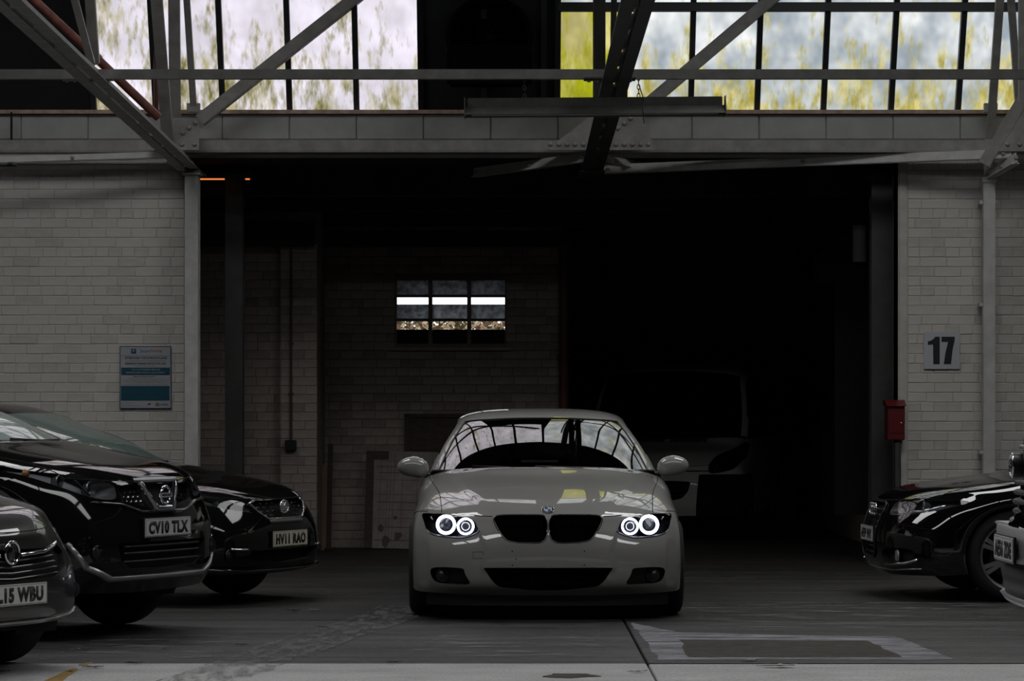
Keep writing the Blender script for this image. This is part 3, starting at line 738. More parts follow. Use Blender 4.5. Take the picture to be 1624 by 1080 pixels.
def smooth_poly(pts, n=6):
    p = np.array(pts, float); N = len(p); out = []
    for i in range(N):
        a, b, c, d = p[i-1], p[i], p[(i+1) % N], p[(i+2) % N]
        for k in range(n):
            t = k/n; out.append(.5*((2*b)+(c-a)*t+(2*a-5*b+4*c-d)*t*t+(3*b-a-3*c+d)*t**3))
    return [tuple(q) for q in out]

def cut(A, lab, poly, idx, rows, axes=(0, 2), free=()):
    """label the faces of A inside an outline (front view by default) and pull the border vertices onto the outline"""
    r0, r1 = rows; fc = (A[:-1, :-1]+A[1:, :-1]+A[:-1, 1:]+A[1:, 1:])/4
    ins = inpoly(fc[..., axes[0]], fc[..., axes[1]], poly); ins[:r0] = False; ins[r1:] = False
    for f in free: ins &= lab != f
    lab[ins] = idx
    V = np.zeros((A.shape[0], A.shape[1], 2), bool)
    for di in (0, 1):
        for dj in (0, 1):
            V[di:di+ins.shape[0], dj:dj+ins.shape[1], 0] |= ins; V[di:di+ins.shape[0], dj:dj+ins.shape[1], 1] |= ~ins
    P_ = np.array(poly, float); Q_ = np.roll(P_, -1, 0); D_ = Q_-P_; L2 = (D_**2).sum(1)+1e-12
    A0 = A.copy()
    for i, j in np.argwhere(V[..., 0] & V[..., 1]):
        p = A0[i, j][list(axes)]
        t = np.clip(((p-P_)*D_).sum(1)/L2, 0, 1); near = P_+D_*t[:, None]; d = ((near-p)**2).sum(1); q = near[d.argmin()]
        if j == 0: q = np.array([0.0, q[1]]) if axes[0] == 0 else q
        du = A0[i, min(j+1, A.shape[1]-1)]-A0[i, max(j-1, 0)]; dv = A0[min(i+1, A.shape[0]-1), j]-A0[max(i-1, 0), j]
        m = np.array([[du[axes[0]], dv[axes[0]]], [du[axes[1]], dv[axes[1]]]])
        if abs(np.linalg.det(m)) < 1e-9: continue
        s = np.linalg.solve(m, q-p)
        if np.abs(s).max() > 1.6: continue
        A[i, j] = A0[i, j]+du*s[0]+dv*s[1]
        if j == 0: A[i, j, 0] = 0

def extract(A, mask, side=0, off=None):
    """faces of A picked by mask; side 1 / -1 for one half of the car, 0 for both"""
    vs, fs = [], []
    for sg in ((1,) if side == 1 else (-1,) if side == -1 else (1, -1)):
        ids = {}
        for i, j in np.argwhere(mask):
            q = []
            for a, b in ((i, j), (i, j+1), (i+1, j+1), (i+1, j)):
                k = (a, b)
                if k not in ids:
                    p = A[a, b]; ids[k] = len(vs); vs.append((p[0]*sg, p[1], p[2]) if off is None else (p[0]*sg, p[1]+off[1], p[2]+off[2]))
                q.append(ids[k])
            fs.append(tuple(q) if sg == 1 else tuple(q[::-1]))
    return vs, fs

def weld(me, d=1e-5):
    bm = bmesh.new(); bm.from_mesh(me); bmesh.ops.remove_doubles(bm, verts=bm.verts[:], dist=d); bm.to_mesh(me); bm.free(); me.update()

def panel(name, A, mask, m, parent, side=0, thick=0.0, **kw):
    vs, fs = extract(A, mask, side)
    b = MB(); b.add(vs, fs); me = b.mesh(name, M[m] if isinstance(m, str) else m, True); weld(me)
    o = link(name, me, parent, **kw)
    if thick:
        md = o.modifiers.new('thickness', 'SOLIDIFY'); md.thickness = thick; md.offset = -1
    return o

def bucket(name, A, mask, depth, m, parent, side=0, shrink=0.0, **kw):
    """a recess behind an opening: side walls and a back"""
    vs, fs = [], []
    for sg in ((1,) if side == 1 else (-1,) if side == -1 else (1, -1)):
        ed = {}
        F_ = []
        for i, j in np.argwhere(mask):
            q = [(i, j), (i, j+1), (i+1, j+1), (i+1, j)]; F_.append(q)
            for a in range(4): ed[(q[a], q[(a+1) % 4])] = 1
        cen = np.mean([A[a] for q in F_ for a in q], 0)
        ids = {}
        def vid(k, back):
            if (k, back) not in ids:
                p = A[k].copy()
                if back:
                    c2 = cen.copy()
                    if side == 0 and mask[:, 0].any(): c2[0] = 0
                    p = p+(c2-p)*np.array([shrink, 0, shrink])
                    p[1] += depth
                else: p[1] += .0005
                ids[(k, back)] = len(vs); vs.append((p[0]*sg, p[1], p[2]))
            return ids[(k, back)]
        for q in F_:
            f = tuple(vid(k, 1) for k in q); fs.append(f if sg == 1 else f[::-1])
        for (a, b) in ed:
            if (b, a) in ed: continue
            if a[1] == 0 and b[1] == 0: continue
            f = (vid(b, 0), vid(a, 0), vid(a, 1), vid(b, 1)); f = f[::-1]
            fs.append(f if sg == 1 else f[::-1])
    b = MB(); b.add(vs, fs); me = b.mesh(name, M[m] if isinstance(m, str) else m, False); weld(me)
    return link(name, me, parent, **kw)

def ribbon(name, pts, parent, r=.003, m='void', mirror=True, **kw):
    for sg in ((1, -1) if mirror else (1,)):
        b = MB(); b.tube([(p[0]*sg, p[1], p[2]) for p in pts], r, 5); o = b.build(name, M[m] if isinstance(m, str) else m, parent, True, **kw)
    return o

E = None
# template body, half section, front at y = 0: x, y, z of 7 points from the centre outwards; the 8th point follows the wheel arch or the sill
TB = [
 [(0,.10,.165),(.2,.105,.165),(.42,.125,.168),(.58,.155,.172),(.72,.215,.177),(.83,.315,.18),(.872,.40,.185)],
 [(0,.03,.235),(.2,.035,.235),(.42,.055,.236),(.58,.09,.237),(.725,.165,.238),(.838,.28,.24),(.88,.385,.24)],
 [(0,0,.36),(.2,.005,.36),(.42,.025,.36),(.58,.065,.36),(.728,.145,.36),(.84,.265,.36),(.884,.375,.36)],
 [(0,0,.47),(.2,.006,.47),(.42,.03,.47),(.58,.073,.47),(.728,.155,.47),(.842,.28,.47),(.885,.395,.47)],
 [(0,.03,.57),(.2,.036,.57),(.42,.068,.57),(.58,.118,.57),(.722,.20,.57),(.84,.33,.57),(.884,.45,.57)],
 [(0,.06,.635),(.2,.068,.635),(.42,.105,.637),(.575,.168,.640),(.712,.255,.643),(.83,.39,.645),(.878,.535,.643)],
 [(0,.085,.675),(.2,.094,.677),(.42,.14,.684),(.57,.215,.693),(.70,.32,.702),(.815,.48,.705),(.872,.64,.695)],
 [(0,.19,.735),(.2,.20,.738),(.42,.245,.746),(.57,.33,.752),(.705,.45,.755),(.81,.60,.752),(.868,.76,.73)],
 [(0,.40,.798),(.2,.408,.802),(.42,.44,.808),(.58,.52,.81),(.715,.63,.808),(.812,.76,.795),(.868,.905,.755)],
 [(0,.70,.863),(.2,.705,.868),(.42,.73,.869),(.60,.79,.865),(.742,.86,.853),(.825,.94,.828),(.872,1.03,.76)],
 [(0,1.05,.926),(.2,1.05,.929),(.43,1.06,.924),(.63,1.09,.912),(.775,1.13,.888),(.84,1.15,.855),(.876,1.17,.765)],
 [(0,1.36,.984),(.2,1.37,.984),(.44,1.42,.978),(.66,1.52,.958),(.80,1.60,.918),(.85,1.62,.885),(.878,1.63,.79)],
 [(0,2.10,.94),(.2,2.10,.94),(.44,2.1,.94),(.66,2.1,.935),(.81,2.10,.922),(.855,2.10,.895),(.884,2.10,.79)],
 [(0,2.70,.95),(.2,2.70,.95),(.44,2.7,.95),(.66,2.7,.945),(.81,2.70,.932),(.857,2.70,.905),(.886,2.70,.80)],
 [(0,3.06,.955),(.2,3.06,.955),(.44,3.06,.955),(.66,3.06,.95),(.81,3.06,.937),(.858,3.06,.91),(.887,3.08,.80)],
 [(0,3.20,.958),(.2,3.20,.958),(.44,3.2,.958),(.66,3.2,.953),(.81,3.20,.94),(.859,3.20,.913),(.888,3.20,.80)],
 [(0,3.33,.96),(.2,3.33,.96),(.44,3.33,.96),(.66,3.33,.955),(.81,3.33,.942),(.86,3.33,.915),(.889,3.33,.81)],
 [(0,3.55,.965),(.2,3.55,.965),(.44,3.55,.965),(.66,3.55,.96),(.81,3.55,.945),(.86,3.55,.918),(.89,3.55,.82)],
 [(0,3.80,.975),(.2,3.80,.975),(.44,3.8,.974),(.66,3.8,.968),(.80,3.78,.95),(.855,3.76,.92),(.888,3.74,.80)],
 [(0,4.15,.985),(.2,4.15,.985),(.44,4.13,.984),(.64,4.08,.975),(.77,4.00,.955),(.84,3.92,.92),(.882,3.87,.76)],
 [(0,4.40,.985),(.2,4.395,.984),(.42,4.375,.98),(.58,4.34,.97),(.70,4.28,.95),(.81,4.13,.90),(.875,3.98,.70)],
 [(0,4.47,.78),(.2,4.465,.78),(.42,4.44,.78),(.58,4.40,.775),(.71,4.33,.76),(.825,4.18,.73),(.88,4.02,.60)],
 [(0,4.54,.50),(.2,4.535,.50),(.42,4.51,.50),(.58,4.46,.50),(.72,4.38,.50),(.835,4.22,.48),(.882,4.03,.44)],
 [(0,4.47,.25),(.2,4.465,.25),(.42,4.44,.25),(.58,4.40,.25),(.72,4.33,.25),(.83,4.2,.25),(.878,4.02,.26)],
]
ARCH_F = [(.468,.20),(.456,.24),(.447,.36),(.477,.47),(.547,.57),(.649,.64),(.79,.672),(.93,.64),(1.05,.555),(1.115,.44)]
ARCH_R = [(3.215,.41),(3.29,.55),(3.55,.672),(3.80,.56),(3.88,.44),(3.894,.36),(3.895,.31),(3.893,.27),(3.885,.22)]
TG = [
 [(0,1.36,.950),(.25,1.38,.952),(.50,1.45,.953),(.735,1.60,.955),(.785,1.67,.950),(.805,1.75,.925),(.815,1.84,.89)],
 [(0,1.62,1.09),(.235,1.64,1.09),(.465,1.70,1.088),(.68,1.83,1.082),(.735,1.89,1.070),(.782,1.92,.99),(.82,1.95,.895)],
 [(0,1.90,1.222),(.215,1.915,1.22),(.425,1.965,1.216),(.615,2.07,1.205),(.672,2.115,1.185),(.755,2.13,1.05),(.825,2.15,.90)],
 [(0,2.16,1.322),(.20,2.17,1.32),(.39,2.205,1.312),(.555,2.28,1.295),(.622,2.32,1.265),(.735,2.34,1.09),(.83,2.36,.905)],
 [(0,2.42,1.372),(.2,2.425,1.370),(.385,2.45,1.362),(.54,2.50,1.338),(.61,2.53,1.302),(.73,2.55,1.11),(.833,2.57,.905)],
 [(0,2.80,1.395),(.2,2.80,1.393),(.38,2.80,1.383),(.54,2.82,1.355),(.61,2.83,1.318),(.73,2.84,1.115),(.835,2.86,.91)],
 [(0,3.15,1.380),(.2,3.15,1.378),(.38,3.14,1.366),(.54,3.13,1.336),(.61,3.12,1.30),(.73,3.12,1.11),(.835,3.12,.915)],
 [(0,3.42,1.325),(.2,3.41,1.323),(.38,3.39,1.31),(.55,3.36,1.28),(.62,3.34,1.25),(.735,3.33,1.09),(.835,3.33,.92)],
 [(0,3.75,1.19),(.2,3.74,1.188),(.40,3.71,1.18),(.58,3.65,1.16),(.66,3.60,1.14),(.75,3.56,1.04),(.835,3.54,.925)],
 [(0,4.10,.985),(.2,4.09,.985),(.42,4.05,.985),(.62,3.96,.98),(.72,3.88,.97),(.78,3.80,.955),(.83,3.74,.93)],
]
def pmap(xs, ys): return lambda v: float(np.interp(v, xs, ys)) if xs[0] <= v <= xs[-1] else (ys[0]+v-xs[0] if v < xs[0] else ys[-1]+v-xs[-1])
ident = lambda v: v

def shell(ymap=ident, zmap=ident, W=1.0, arch=((.79, .325, .345), (3.55, .325, .345)), sill=.185, nose=1.0, gy=ident, gz=ident, gw=1.0, step=.014, gstep=.03, tweak=None):
    rows = []
    for i, st in enumerate(TB):
        r = []
        for k, (x, y, z) in enumerate(st):
            if i <= 6: y = TB[i][0][1]+(y-TB[i][0][1])*(nose if k < 6 else (nose+1)/2)
            r.append((x*W, ymap(y), zmap(z)))
        if i <= 9: (ay, az), (yc, zc, rad) = ARCH_F[i], arch[0]; th = math.atan2(az-.325, ay-.79); e = (.89*W, yc+rad*math.cos(th), zc+rad*math.sin(th))
        elif i <= 14: e = (.886*W, {10: arch[0][0]+arch[0][2]+.03, 14: arch[1][0]-arch[1][2]-.03}.get(i, ymap(st[6][1])), sill)
        else: (ay, az), (yc, zc, rad) = ARCH_R[i-15], arch[1]; th = math.atan2(az-.325, ay-3.55); e = (.89*W, yc+rad*math.cos(th), zc+rad*math.sin(th))
        r.append(e); rows.append(r)
    if tweak: rows = tweak(rows)
    A, iv, iu = surf(rows, step)
    g = [[(x*gw, gy(y), gz(z)) for x, y, z in st] for st in TG]
    B, jv, ju = surf(g, gstep)
    return A, iv, iu, B, jv, ju

def front_y(A, x, z, rmax):
    """depth of the nose surface at front-view position x, z"""
    S = A[:rmax]; d = (S[..., 0]-abs(x))**2+(S[..., 2]-z)**2; k = np.unravel_index(d.argmin(), d.shape); return float(S[k][1])

def wheel(parent, x, y, r, w, side, spokes=10, rim_m='alloy', rr=None, double=False, steer=0.0):
    rr = rr or r*.70
    o = empty('wheel', (x, y, r)); o.parent = parent; o.rotation_euler = (0, 0, steer)
    s = side; h = w/2
    t = MB(); t.lathe([(rr*.97, -h*.9), (rr+.012, -h), (r-.05, -h*1.02), (r-.018, -h*.9), (r, -h*.62), (r, h*.62), (r-.018, h*.9), (r-.05, h*1.02), (rr+.012, h), (rr*.97, h*.9)], 40, 'x')
    for k in (-.45, 0, .45): t.lathe([(r+.001, h*k-.004), (r+.0012, h*k+.004)], 40, 'x')
    t.build('tyre', M['rubber'], o, smooth=True, autosmooth=40)
    b = MB(); b.lathe([(rr*.98, s*h*.92), (rr, s*h*.98), (rr*.93, s*h*.92), (rr*.90, s*h*.4), (rr*.90, -s*h*.8)], 40, 'x')
    b.build('rim', M[rim_m], o, smooth=True, autosmooth=40)
    for k in range(spokes):
        a = 2*math.pi*k/spokes
        for da in ((-.10, .10) if double else (0,)):
            q = MB(); c1, c2 = math.cos(a+da*.5), math.sin(a+da*.5); d1, d2 = math.cos(a+da), math.sin(a+da)
            q.bar((s*h*.78, c1*.05, c2*.05), (s*h*.86, d1*rr*.94, d2*rr*.94), .030 if double else .045, .03, (1, 0, 0)); q.build('spoke', M[rim_m], o)
    b = MB(); b.lathe([(0, s*h*.92), (.03, s*h*.92), (.062, s*h*.8), (.07, s*h*.5)], 20, 'x'); b.build('hub', M[rim_m], o, smooth=True, autosmooth=40)
    b = MB(); b.lathe([(0, s*h*.3), (rr*.66, s*h*.3), (rr*.66, s*h*.15), (0, s*h*.15)], 28, 'x'); b.build('brake_disc', M['lamp_dark'], o)
    b = MB(); b.lathe([(0, -s*h*.2), (rr*.97, -s*h*.2)], 28, 'x'); b.build('inner_dish', M['void'], o)
    return o

def under(parent, A, iv, arch, W, floor_z=.2):
    """black inner arches and underbody"""
    for yc, zc, r in arch:
        for s in (-1, 1):
            b = MB(); b.lathe([(r+.012, s*.885*W), (r+.012, s*.52*W), (0, s*.52*W)], 28, 'x', (0, yc, zc), math.pi*-.12, math.pi*1.12)
            b.build('wheel_arch_liner', M['void'], parent)
    b = MB(); y0, y1 = arch[0][0], arch[1][0]
    b.box(-.5*W, .5*W, .25, y1+.6, floor_z, floor_z+.10); b.box(-.84*W, .84*W, y0+.45, y1-.45, floor_z, floor_z+.10)
    b.build('underbody', M['void'], parent)

def plate(parent, A, rmax, z, s, m='plate_w', x=0.0, tilt=0.0, w=.52, h=.111, off=.012, spacing=1.0, tw=None):
    y = min(front_y(A, x+d, z, rmax) for d in (-.24, 0, .24)) if not isinstance(rmax, tuple) else rmax[0]
    o = empty('number_plate', (x, y-off, z)); o.parent = parent; o.rotation_euler = (tilt, 0, 0)
    b = MB(); b.box(-w/2, w/2, 0, .008, -h/2, h/2); b.build('plate_panel', M[m], o, bevel=.003)
    b = MB(); b.box(-w/2-.006, w/2+.006, .004, .016, -h/2-.006, h/2+.006); b.build('plate_holder', M['blackplastic'], o, bevel=.002)
    # a thin printed border and two fixings
    e = MB(); t = .002; wi_, hi = w/2-.006, h/2-.005
    e.box(-wi_, wi_, -.0006, 0, hi-t, hi); e.box(-wi_, wi_, -.0006, 0, -hi, -hi+t); e.box(-wi_, -wi_+t, -.0006, 0, -hi, hi); e.box(wi_-t, wi_, -.0006, 0, -hi, hi); e.build('border_line', M['ink'], o)
    text(s, (0, -.0005, 0), o, M['ink'], w=tw or w*.86, h=h*.70, bold=.06, spacing=1.12)
    return o

def mirror_pod(parent, x, y, z, side, m, sx=.105, sz=.07, sy=.06, arm=.1):
    o = empty('door_mirror', (side*x, y, z)); o.parent = parent
    b = MB(); n, k = 20, 12; vs = []; fs = []
    for i in range(k+1):
        a = -math.pi/2+math.pi*i/k
        for j in range(n):
            t = 2*math.pi*j/n; cx_ = math.cos(a)*math.cos(t); cz_ = math.cos(a)*math.sin(t); d = math.sin(a)
            X = np.sign(cx_)*abs(cx_)**.85*sx; Z = np.sign(cz_)*abs(cz_)**.85*sz*(1+.18*side*0+.15*cx_*side*-1); Yv = d*sy*(1 if d < 0 else .55)
            vs.append((X, Yv, Z-.02*max(0, -X*side)/sx))
    for i in range(k):
        for j in range(n): fs.append((i*n+j, i*n+(j+1) % n, (i+1)*n+(j+1) % n, (i+1)*n+j))
    b.add(vs, fs); b.build('mirror_shell', M[m], o, smooth=True)
    g = MB(); g.lathe([(0, .0), (1, 0)], 20, 'y', (0, sy*.56, 0), sx=sx*.82, sz=sz*.78); g.build('mirror_glass', M['chrome'], o)
    g = MB(); g.tube([(-side*sx*.55, 0, -sz*.5), (-side*(sx*.8+arm*.4), .01, -sz*.85), (-side*(sx+arm), .03, -sz*.9)], [.024, .022, .03], 10); g.build('mirror_arm', M['blackplastic'], o, smooth=True)
    return o

def ring(c, R_, r, n=32, sx=1.0, sz=1.0, tilt=0.0):
    return [(c[0]+R_*math.cos(2*math.pi*k/n)*sx, c[1]-math.sin(2*math.pi*k/n)*R_*sz*math.sin(tilt)*-1, c[2]+R_*math.sin(2*math.pi*k/n)*sz*math.cos(tilt)) for k in range(n)]

def sstep(v, a, b):
    t = np.clip((v-a)/(b-a), 0, 1); return t*t*(3-2*t)

def car_body(root, S, paint, hood_rows=(6, 11), hood_col=4, bumper=True, glass='tint', side_glass='tint_dark', pillar=None, holes=None, labels=None):
    """builds the painted panels and glass of one car from its two dense surfaces"""
    A, iv, iu, B, jv, ju = S
    lab = np.zeros((A.shape[0]-1, A.shape[1]-1), int)
    for k, (poly, rows) in enumerate(holes or []):
        cut(A, lab, poly, k+10, (iv[rows[0]], iv[rows[1]]), free=range(10, 40))
    hood = np.zeros_like(lab, bool); hood[iv[hood_rows[0]]:iv[hood_rows[1]], :iu[hood_col]] = True; hood &= lab == 0
    bump = np.zeros_like(lab, bool); bump[:iv[hood_rows[0]], :] = True; bump &= lab == 0
    rear = np.zeros_like(lab, bool); rear[iv[20]:, :] = True
    deck = np.zeros_like(lab, bool); deck[iv[11]:iv[18], :iu[4]] = True          # open under the glasshouse
    wing = (lab == 0) & ~hood & ~bump & ~rear & ~deck
    panel('bonnet', A, hood, paint, root); panel('front_bumper', A, bump, paint, root); panel('rear_bumper', A, rear, paint, root); panel('body_side', A, wing, paint, root)
    nb = B.shape[0]-1; mb = B.shape[1]-1
    def reg(r0, r1, c0, c1):
        m = np.zeros((nb, mb), bool); m[r0:r1, c0:c1] = True; return m
    sgl = reg(jv[1], jv[8], ju[4], ju[6])
    fr = np.zeros_like(sgl); 
    panel('windscreen', B, reg(0, jv[3], 0, ju[3]), glass, root)
    pl = reg(0, jv[4], ju[3], ju[4]) | reg(0, jv[1], ju[4], ju[6])
    for s in (1, -1): panel('pillar', B, pl, pillar or paint, root, side=s)
    panel('roof', B, reg(jv[3], jv[6], 0, ju[3]) | reg(jv[4], jv[9], ju[3], ju[4]) | reg(jv[8], jv[9], ju[4], ju[6]), paint, root)
    panel('rear_window', B, reg(jv[6], jv[9], 0, ju[3]), side_glass, root)
    for s in (1, -1): panel('side_window', B, sgl, side_glass, root, side=s)
    return lab
# ------------------------------------------------------------------ the white coupe
M['paint_white'] = mat('white_paint', (.275, .27, .257), .38, coat=1.0, coat_rough=.012, spec=.1)
for _p in ('paint_white',): M[_p].node_tree.nodes['Principled BSDF'].inputs['Coat IOR'].default_value = 1.7
M['halo'] = mat('halo_ring_lit', (.9, .92, 1), .3, emit=(.70, .75, 1.0), estr=6)
M['halo_thin'] = mat('halo_inner_lit', (.9, .92, 1), .3, emit=(.75, .8, 1.0), estr=2.2)
M['badge_blue'] = mat('badge_blue', (.03, .12, .30), .25, coat=1)
M['badge_white'] = mat('badge_white', (.6, .6, .6), .3, coat=1)
M['leather'] = mat('dark_seat', (.03, .028, .027), .6)
def cp(px, py, s=243.): return (abs(px-868)/s, 1.36-(py-655)/s)

def build_coupe():
    root = empty('coupe', (.237, 19.72, 0), R(0.6), label='white two-door coupe with glowing ring headlights standing in front of the dark opening', cat='car')
    S = shell(step=.0115, gstep=.018); A, iv, iu, B, jv, ju = S
    # creases: the plate panel stands proud between two edges; two power-dome edges run up the bonnet
    F_ = A[:iv[6]]; xk = np.interp(F_[..., 2], [.2, .35, .45, .58, .68], [.40, .435, .405, .45, .46])
    F_[..., 1] -= .013*(1-sstep(F_[..., 0], xk-.02, xk+.022))*sstep(F_[..., 2], .30, .36)*(1-sstep(F_[..., 2], .57, .66))
    F_[..., 1] += .016*sstep(F_[..., 0], .775, .80)*(1-sstep(F_[..., 0], .82, .88))*sstep(F_[..., 2], .2, .26)*(1-sstep(F_[..., 2], .46, .55))
    Hd = A[iv[6]:iv[11]+1]; xk = np.interp(Hd[..., 1], [.1, .30, .6, 1.35], [.36, .43, .55, .66])
    Hd[..., 2] += .010*(1-sstep(Hd[..., 0], xk-.03, xk+.035))*sstep(Hd[..., 1], .12, .35)*(1-sstep(Hd[..., 1], 1.15, 1.38))
    head = smooth_poly([(.827,.690),(.74,.6935),(.67,.694),(.585,.683),(.53,.668),(.483,.651),(.463,.615),(.447,.585),(.462,.570),(.508,.550),(.577,.537),(.695,.544),(.772,.560),(.800,.592),(.820,.645)], 4)
    kid = smooth_poly([(.354,.667),(.340,.684),(.30,.690),(.243,.692),(.15,.692),(.049,.691),(.021,.680),(.0085,.645),(.008,.60),(.009,.565),(.026,.527),(.066,.513),(.14,.513),(.21,.517),(.276,.534),(.318,.584),(.347,.634)], 4)
    low = [(0,.352),(.3,.352),(.424,.350)]+smooth_poly([(.424,.350),(.40,.315),(.36,.258),(.31,.222),(.2,.203)], 5)[5:16]+[(.1,.199),(0,.198)]
    fog = smooth_poly([(.772,.315),(.757,.342),(.70,.350),(.62,.349),(.556,.343),(.545,.315),(.532,.288),(.512,.252),(.53,.239),(.62,.241),(.712,.246),(.752,.266)], 4)
    lab = car_body(root, S, 'paint_white', holes=[(head, (3, 8)), (kid, (3, 9)), (low, (0, 4)), (fog, (0, 4))], glass='tint')
    # panel gaps
    ribbon('panel_gap', [A[iv[6], j] for j in range(A.shape[1]) if .355 < A[iv[6], j][0] < .49], root, .0035)
    ribbon('panel_gap', [A[i, iu[4]] for i in range(iv[6], iv[11]+1)], root, .003)
    ribbon('panel_gap', [A[iv[6], j]+np.array([0, -.001, 0]) for j in range(iu[4]+int((iu[5]-iu[4])*.8), iu[7])], root, .003)
    # headlights
    for s in (1, -1):
        o = empty('headlight', (0, 0, 0), label='headlight with two glowing white rings'); o.parent = root
        panel('headlight_lens', A, lab == 10, 'lens', o, side=s)
        bucket('headlight_housing', A, lab == 10, .17, M['lamp_dark'], o, side=s)
        for (x, z, ro, ri) in ((.670, .6235, .066, .053), (.540, .6155, .057, .044)):
            y = front_y(A, x+ro*.9, z, iv[8])+.006
            b = MB(); b.tube(ring((s*x, y, z), (ro+ri)/2, 0), (ro-ri)/2, 8, closed=True); b.build('halo_ring', M['halo'], o, smooth=True)
            b = MB(); b.lathe([(ro+.004, .0), (ro+.004, .05)], 32, 'y', (s*x, y, z)); b.build('ring_bezel', M['lamp_dark'], o, smooth=True)
            b = MB(); b.lathe([(ri-.001, .004), (ri*.86, .022), (ri*.8, .03)], 32, 'y', (s*x, y, z)); b.build('reflector', M['lamp_grey'], o, smooth=True)
            b = MB(); b.lathe([(0, .004), (ri*.35, .008), (ri*.62, .018), (ri*.82, .032)], 28, 'y', (s*x, y, z)); b.build('projector_lens', M['ink'], o, smooth=True)
            rr_ = .026 if x < .6 else .047
            b = MB(); b.tube(ring((s*x, y+.005, z), rr_, 0), .0016 if x < .6 else .0012, 6, closed=True); b.build('inner_ring', M['halo_thin'], o)
        b = MB(); pts = [p for p in head if p[1] < .60 and .45 < p[0] < .80]; pts.sort()
        b.tube([(s*x, front_y(A, x, z, iv[8])+.012, z+.006) for x, z in pts], .006, 6); b.build('lower_trim', M['lamp_grey'], o, smooth=True)
        b = MB(); b.lathe([(0, 0), (.012, .004), (.016, .02)], 12, 'y', (s*.765, front_y(A, .765, .66, iv[8])+.03, .66)); b.build('side_bulb', M['chrome'], o, smooth=True)
    # kidney grilles with upright slats
    for s in (1, -1):
        g = empty('kidney_grille', (0, 0, 0), label='matt black kidney-shaped grille'); g.parent = root
        bucket('grille_recess', A, lab == 11, .06, 'deep_black', g, side=s)
        for k in range(9):
            x = .03+.0355*k+.01; zt = .688-.002*k; zb = .52+.0*k+(0 if k < 6 else (k-5)*.022)
            y = front_y(A, x, .6, iv[8])+.018
            b = MB(); b.bar((s*x, y+.012, zb), (s*x, y+.03, zt-.012), .009, .022, (0, 1, 0)); b.build('grille_slat', M['deep_black'], g)
        pts = [(s*x, front_y(A, x, z, iv[8])+.002, z) for x, z in kid]
        b = MB(); b.tube(pts, .0055, 6, closed=True); b.build('grille_frame', M['gloss_black'], g, smooth=True)
    lo = empty('lower_intake', (0, 0, 0)); lo.parent = root
    bucket('intake_recess', A, lab == 12, .09, 'void', lo)
    for z in (.24, .275, .31):
        b = MB(); b.tube([(x, front_y(A, x, z, iv[4])+.05, z) for x in np.linspace(-.36, .36, 13)], .006, 5); b.build('intake_bar', M['deep_black'], lo)
    for s in (1, -1):
        f = empty('fog_lamp', (0, 0, 0)); f.parent = root
        bucket('fog_recess', A, lab == 13, .06, 'blackplastic', f, side=s)
        c = (s*.69, front_y(A, .69, .295, iv[4])+.025, .295)
        b = MB(); b.lathe([(0, .002), (.03, .006), (.038, .016), (.042, .0), (.046, .03)], 20, 'y', c); b.build('fog_lens', M['lamp_dark'], f, smooth=True)
    q = [(-.492, .452), (-.43, .455), (-.418, .438), (-.425, .412), (-.49, .410), (-.492, .452)]
    b = MB(); b.tube([(x, front_y(A, x, z, iv[5])-.0003, z) for x, z in q], .0014, 5); b.build('tow_eye_cover', M['void'], root)
    for x, z in ((-.235, .459), (-.21, .409), (-.235, .368), (.235, .459), (.235, .37)):
        b = MB(); b.lathe([(0, -.001), (.005, -.001), (.005, .004)], 8, 'y', (x, front_y(A, x, z, iv[5])-.0005, z)); b.build('screw_hole', M['void'], root)
    # skirt under the bumper
    b = MB(); pts = [(x, front_y(A, x, .175, iv[2])+.03, .14) for x in np.linspace(-.80, .80, 25)]
    for i in range(24):
        p, q = pts[i], pts[i+1]; b.add([(p[0], p[1], .20), (q[0], q[1], .20), (q[0], q[1]+.01, .095), (p[0], p[1]+.01, .095), (p[0], p[1]+.3, .20), (q[0], q[1]+.3, .20), (q[0], q[1]+.3, .095), (p[0], p[1]+.3, .095)], [(0, 3, 2, 1), (3, 7, 6, 2), (0, 1, 5, 4)])
    b.build('front_skirt', M['blackplastic'], root)
    # round emblem on the bonnet nose
    y, z = front_y(A, 0, .722, iv[9]), .724
    em = empty('emblem', (0, y-.004, z), label='round emblem with blue and white quarters'); em.parent = root; em.rotation_euler = (R(-58), 0, 0)
    b = MB(); b.lathe([(.0, -.003), (.041, -.004), (.0415, .006)], 32, 'y'); b.build('emblem_ring', M['gloss_black'], em, smooth=True, autosmooth=40)
    for k in range(4):
        b = MB(); b.lathe([(0, -.0055), (.026, -.0055), (.026, -.003)], 8, 'y', a0=math.pi/2*k, a1=math.pi/2*(k+1)); b.build('emblem_quarter', M['badge_blue' if k % 2 else 'badge_white'], em)
    for rr_ in (.027, .0405):
        b = MB(); b.tube(ring((0, -.0045, 0), rr_, 0), .0016, 6, closed=True); b.build('emblem_rim', M['chrome'], em, smooth=True)
    for ch, a in (('B', 130), ('M', 90), ('W', 50)):
        t = text(ch, (.0335*math.cos(R(a)), -.0042, .0335*math.sin(R(a))), em, M['chrome'], h=.010, bold=.02, depth=.0008); t.rotation_euler = (0, -R(a-90), 0)
    # wheels, underside
    arch = ((.79, .325, .345), (3.55, .325, .345))
    under(root, A, iv, arch, 1.0)
    for y in (.79, 3.55):
        for s in (1, -1): wheel(root, s*.812, y, .322, .215, s, 10)
    # mirrors, wipers, cowl
    for s, px, py in ((-1, 661, 740), (1, 1066, 738)):
        mirror_pod(root, .918, 1.66, 1.36-(py-655)/224.5, s, 'paint_white', .112, .073, .07, arm=.03)
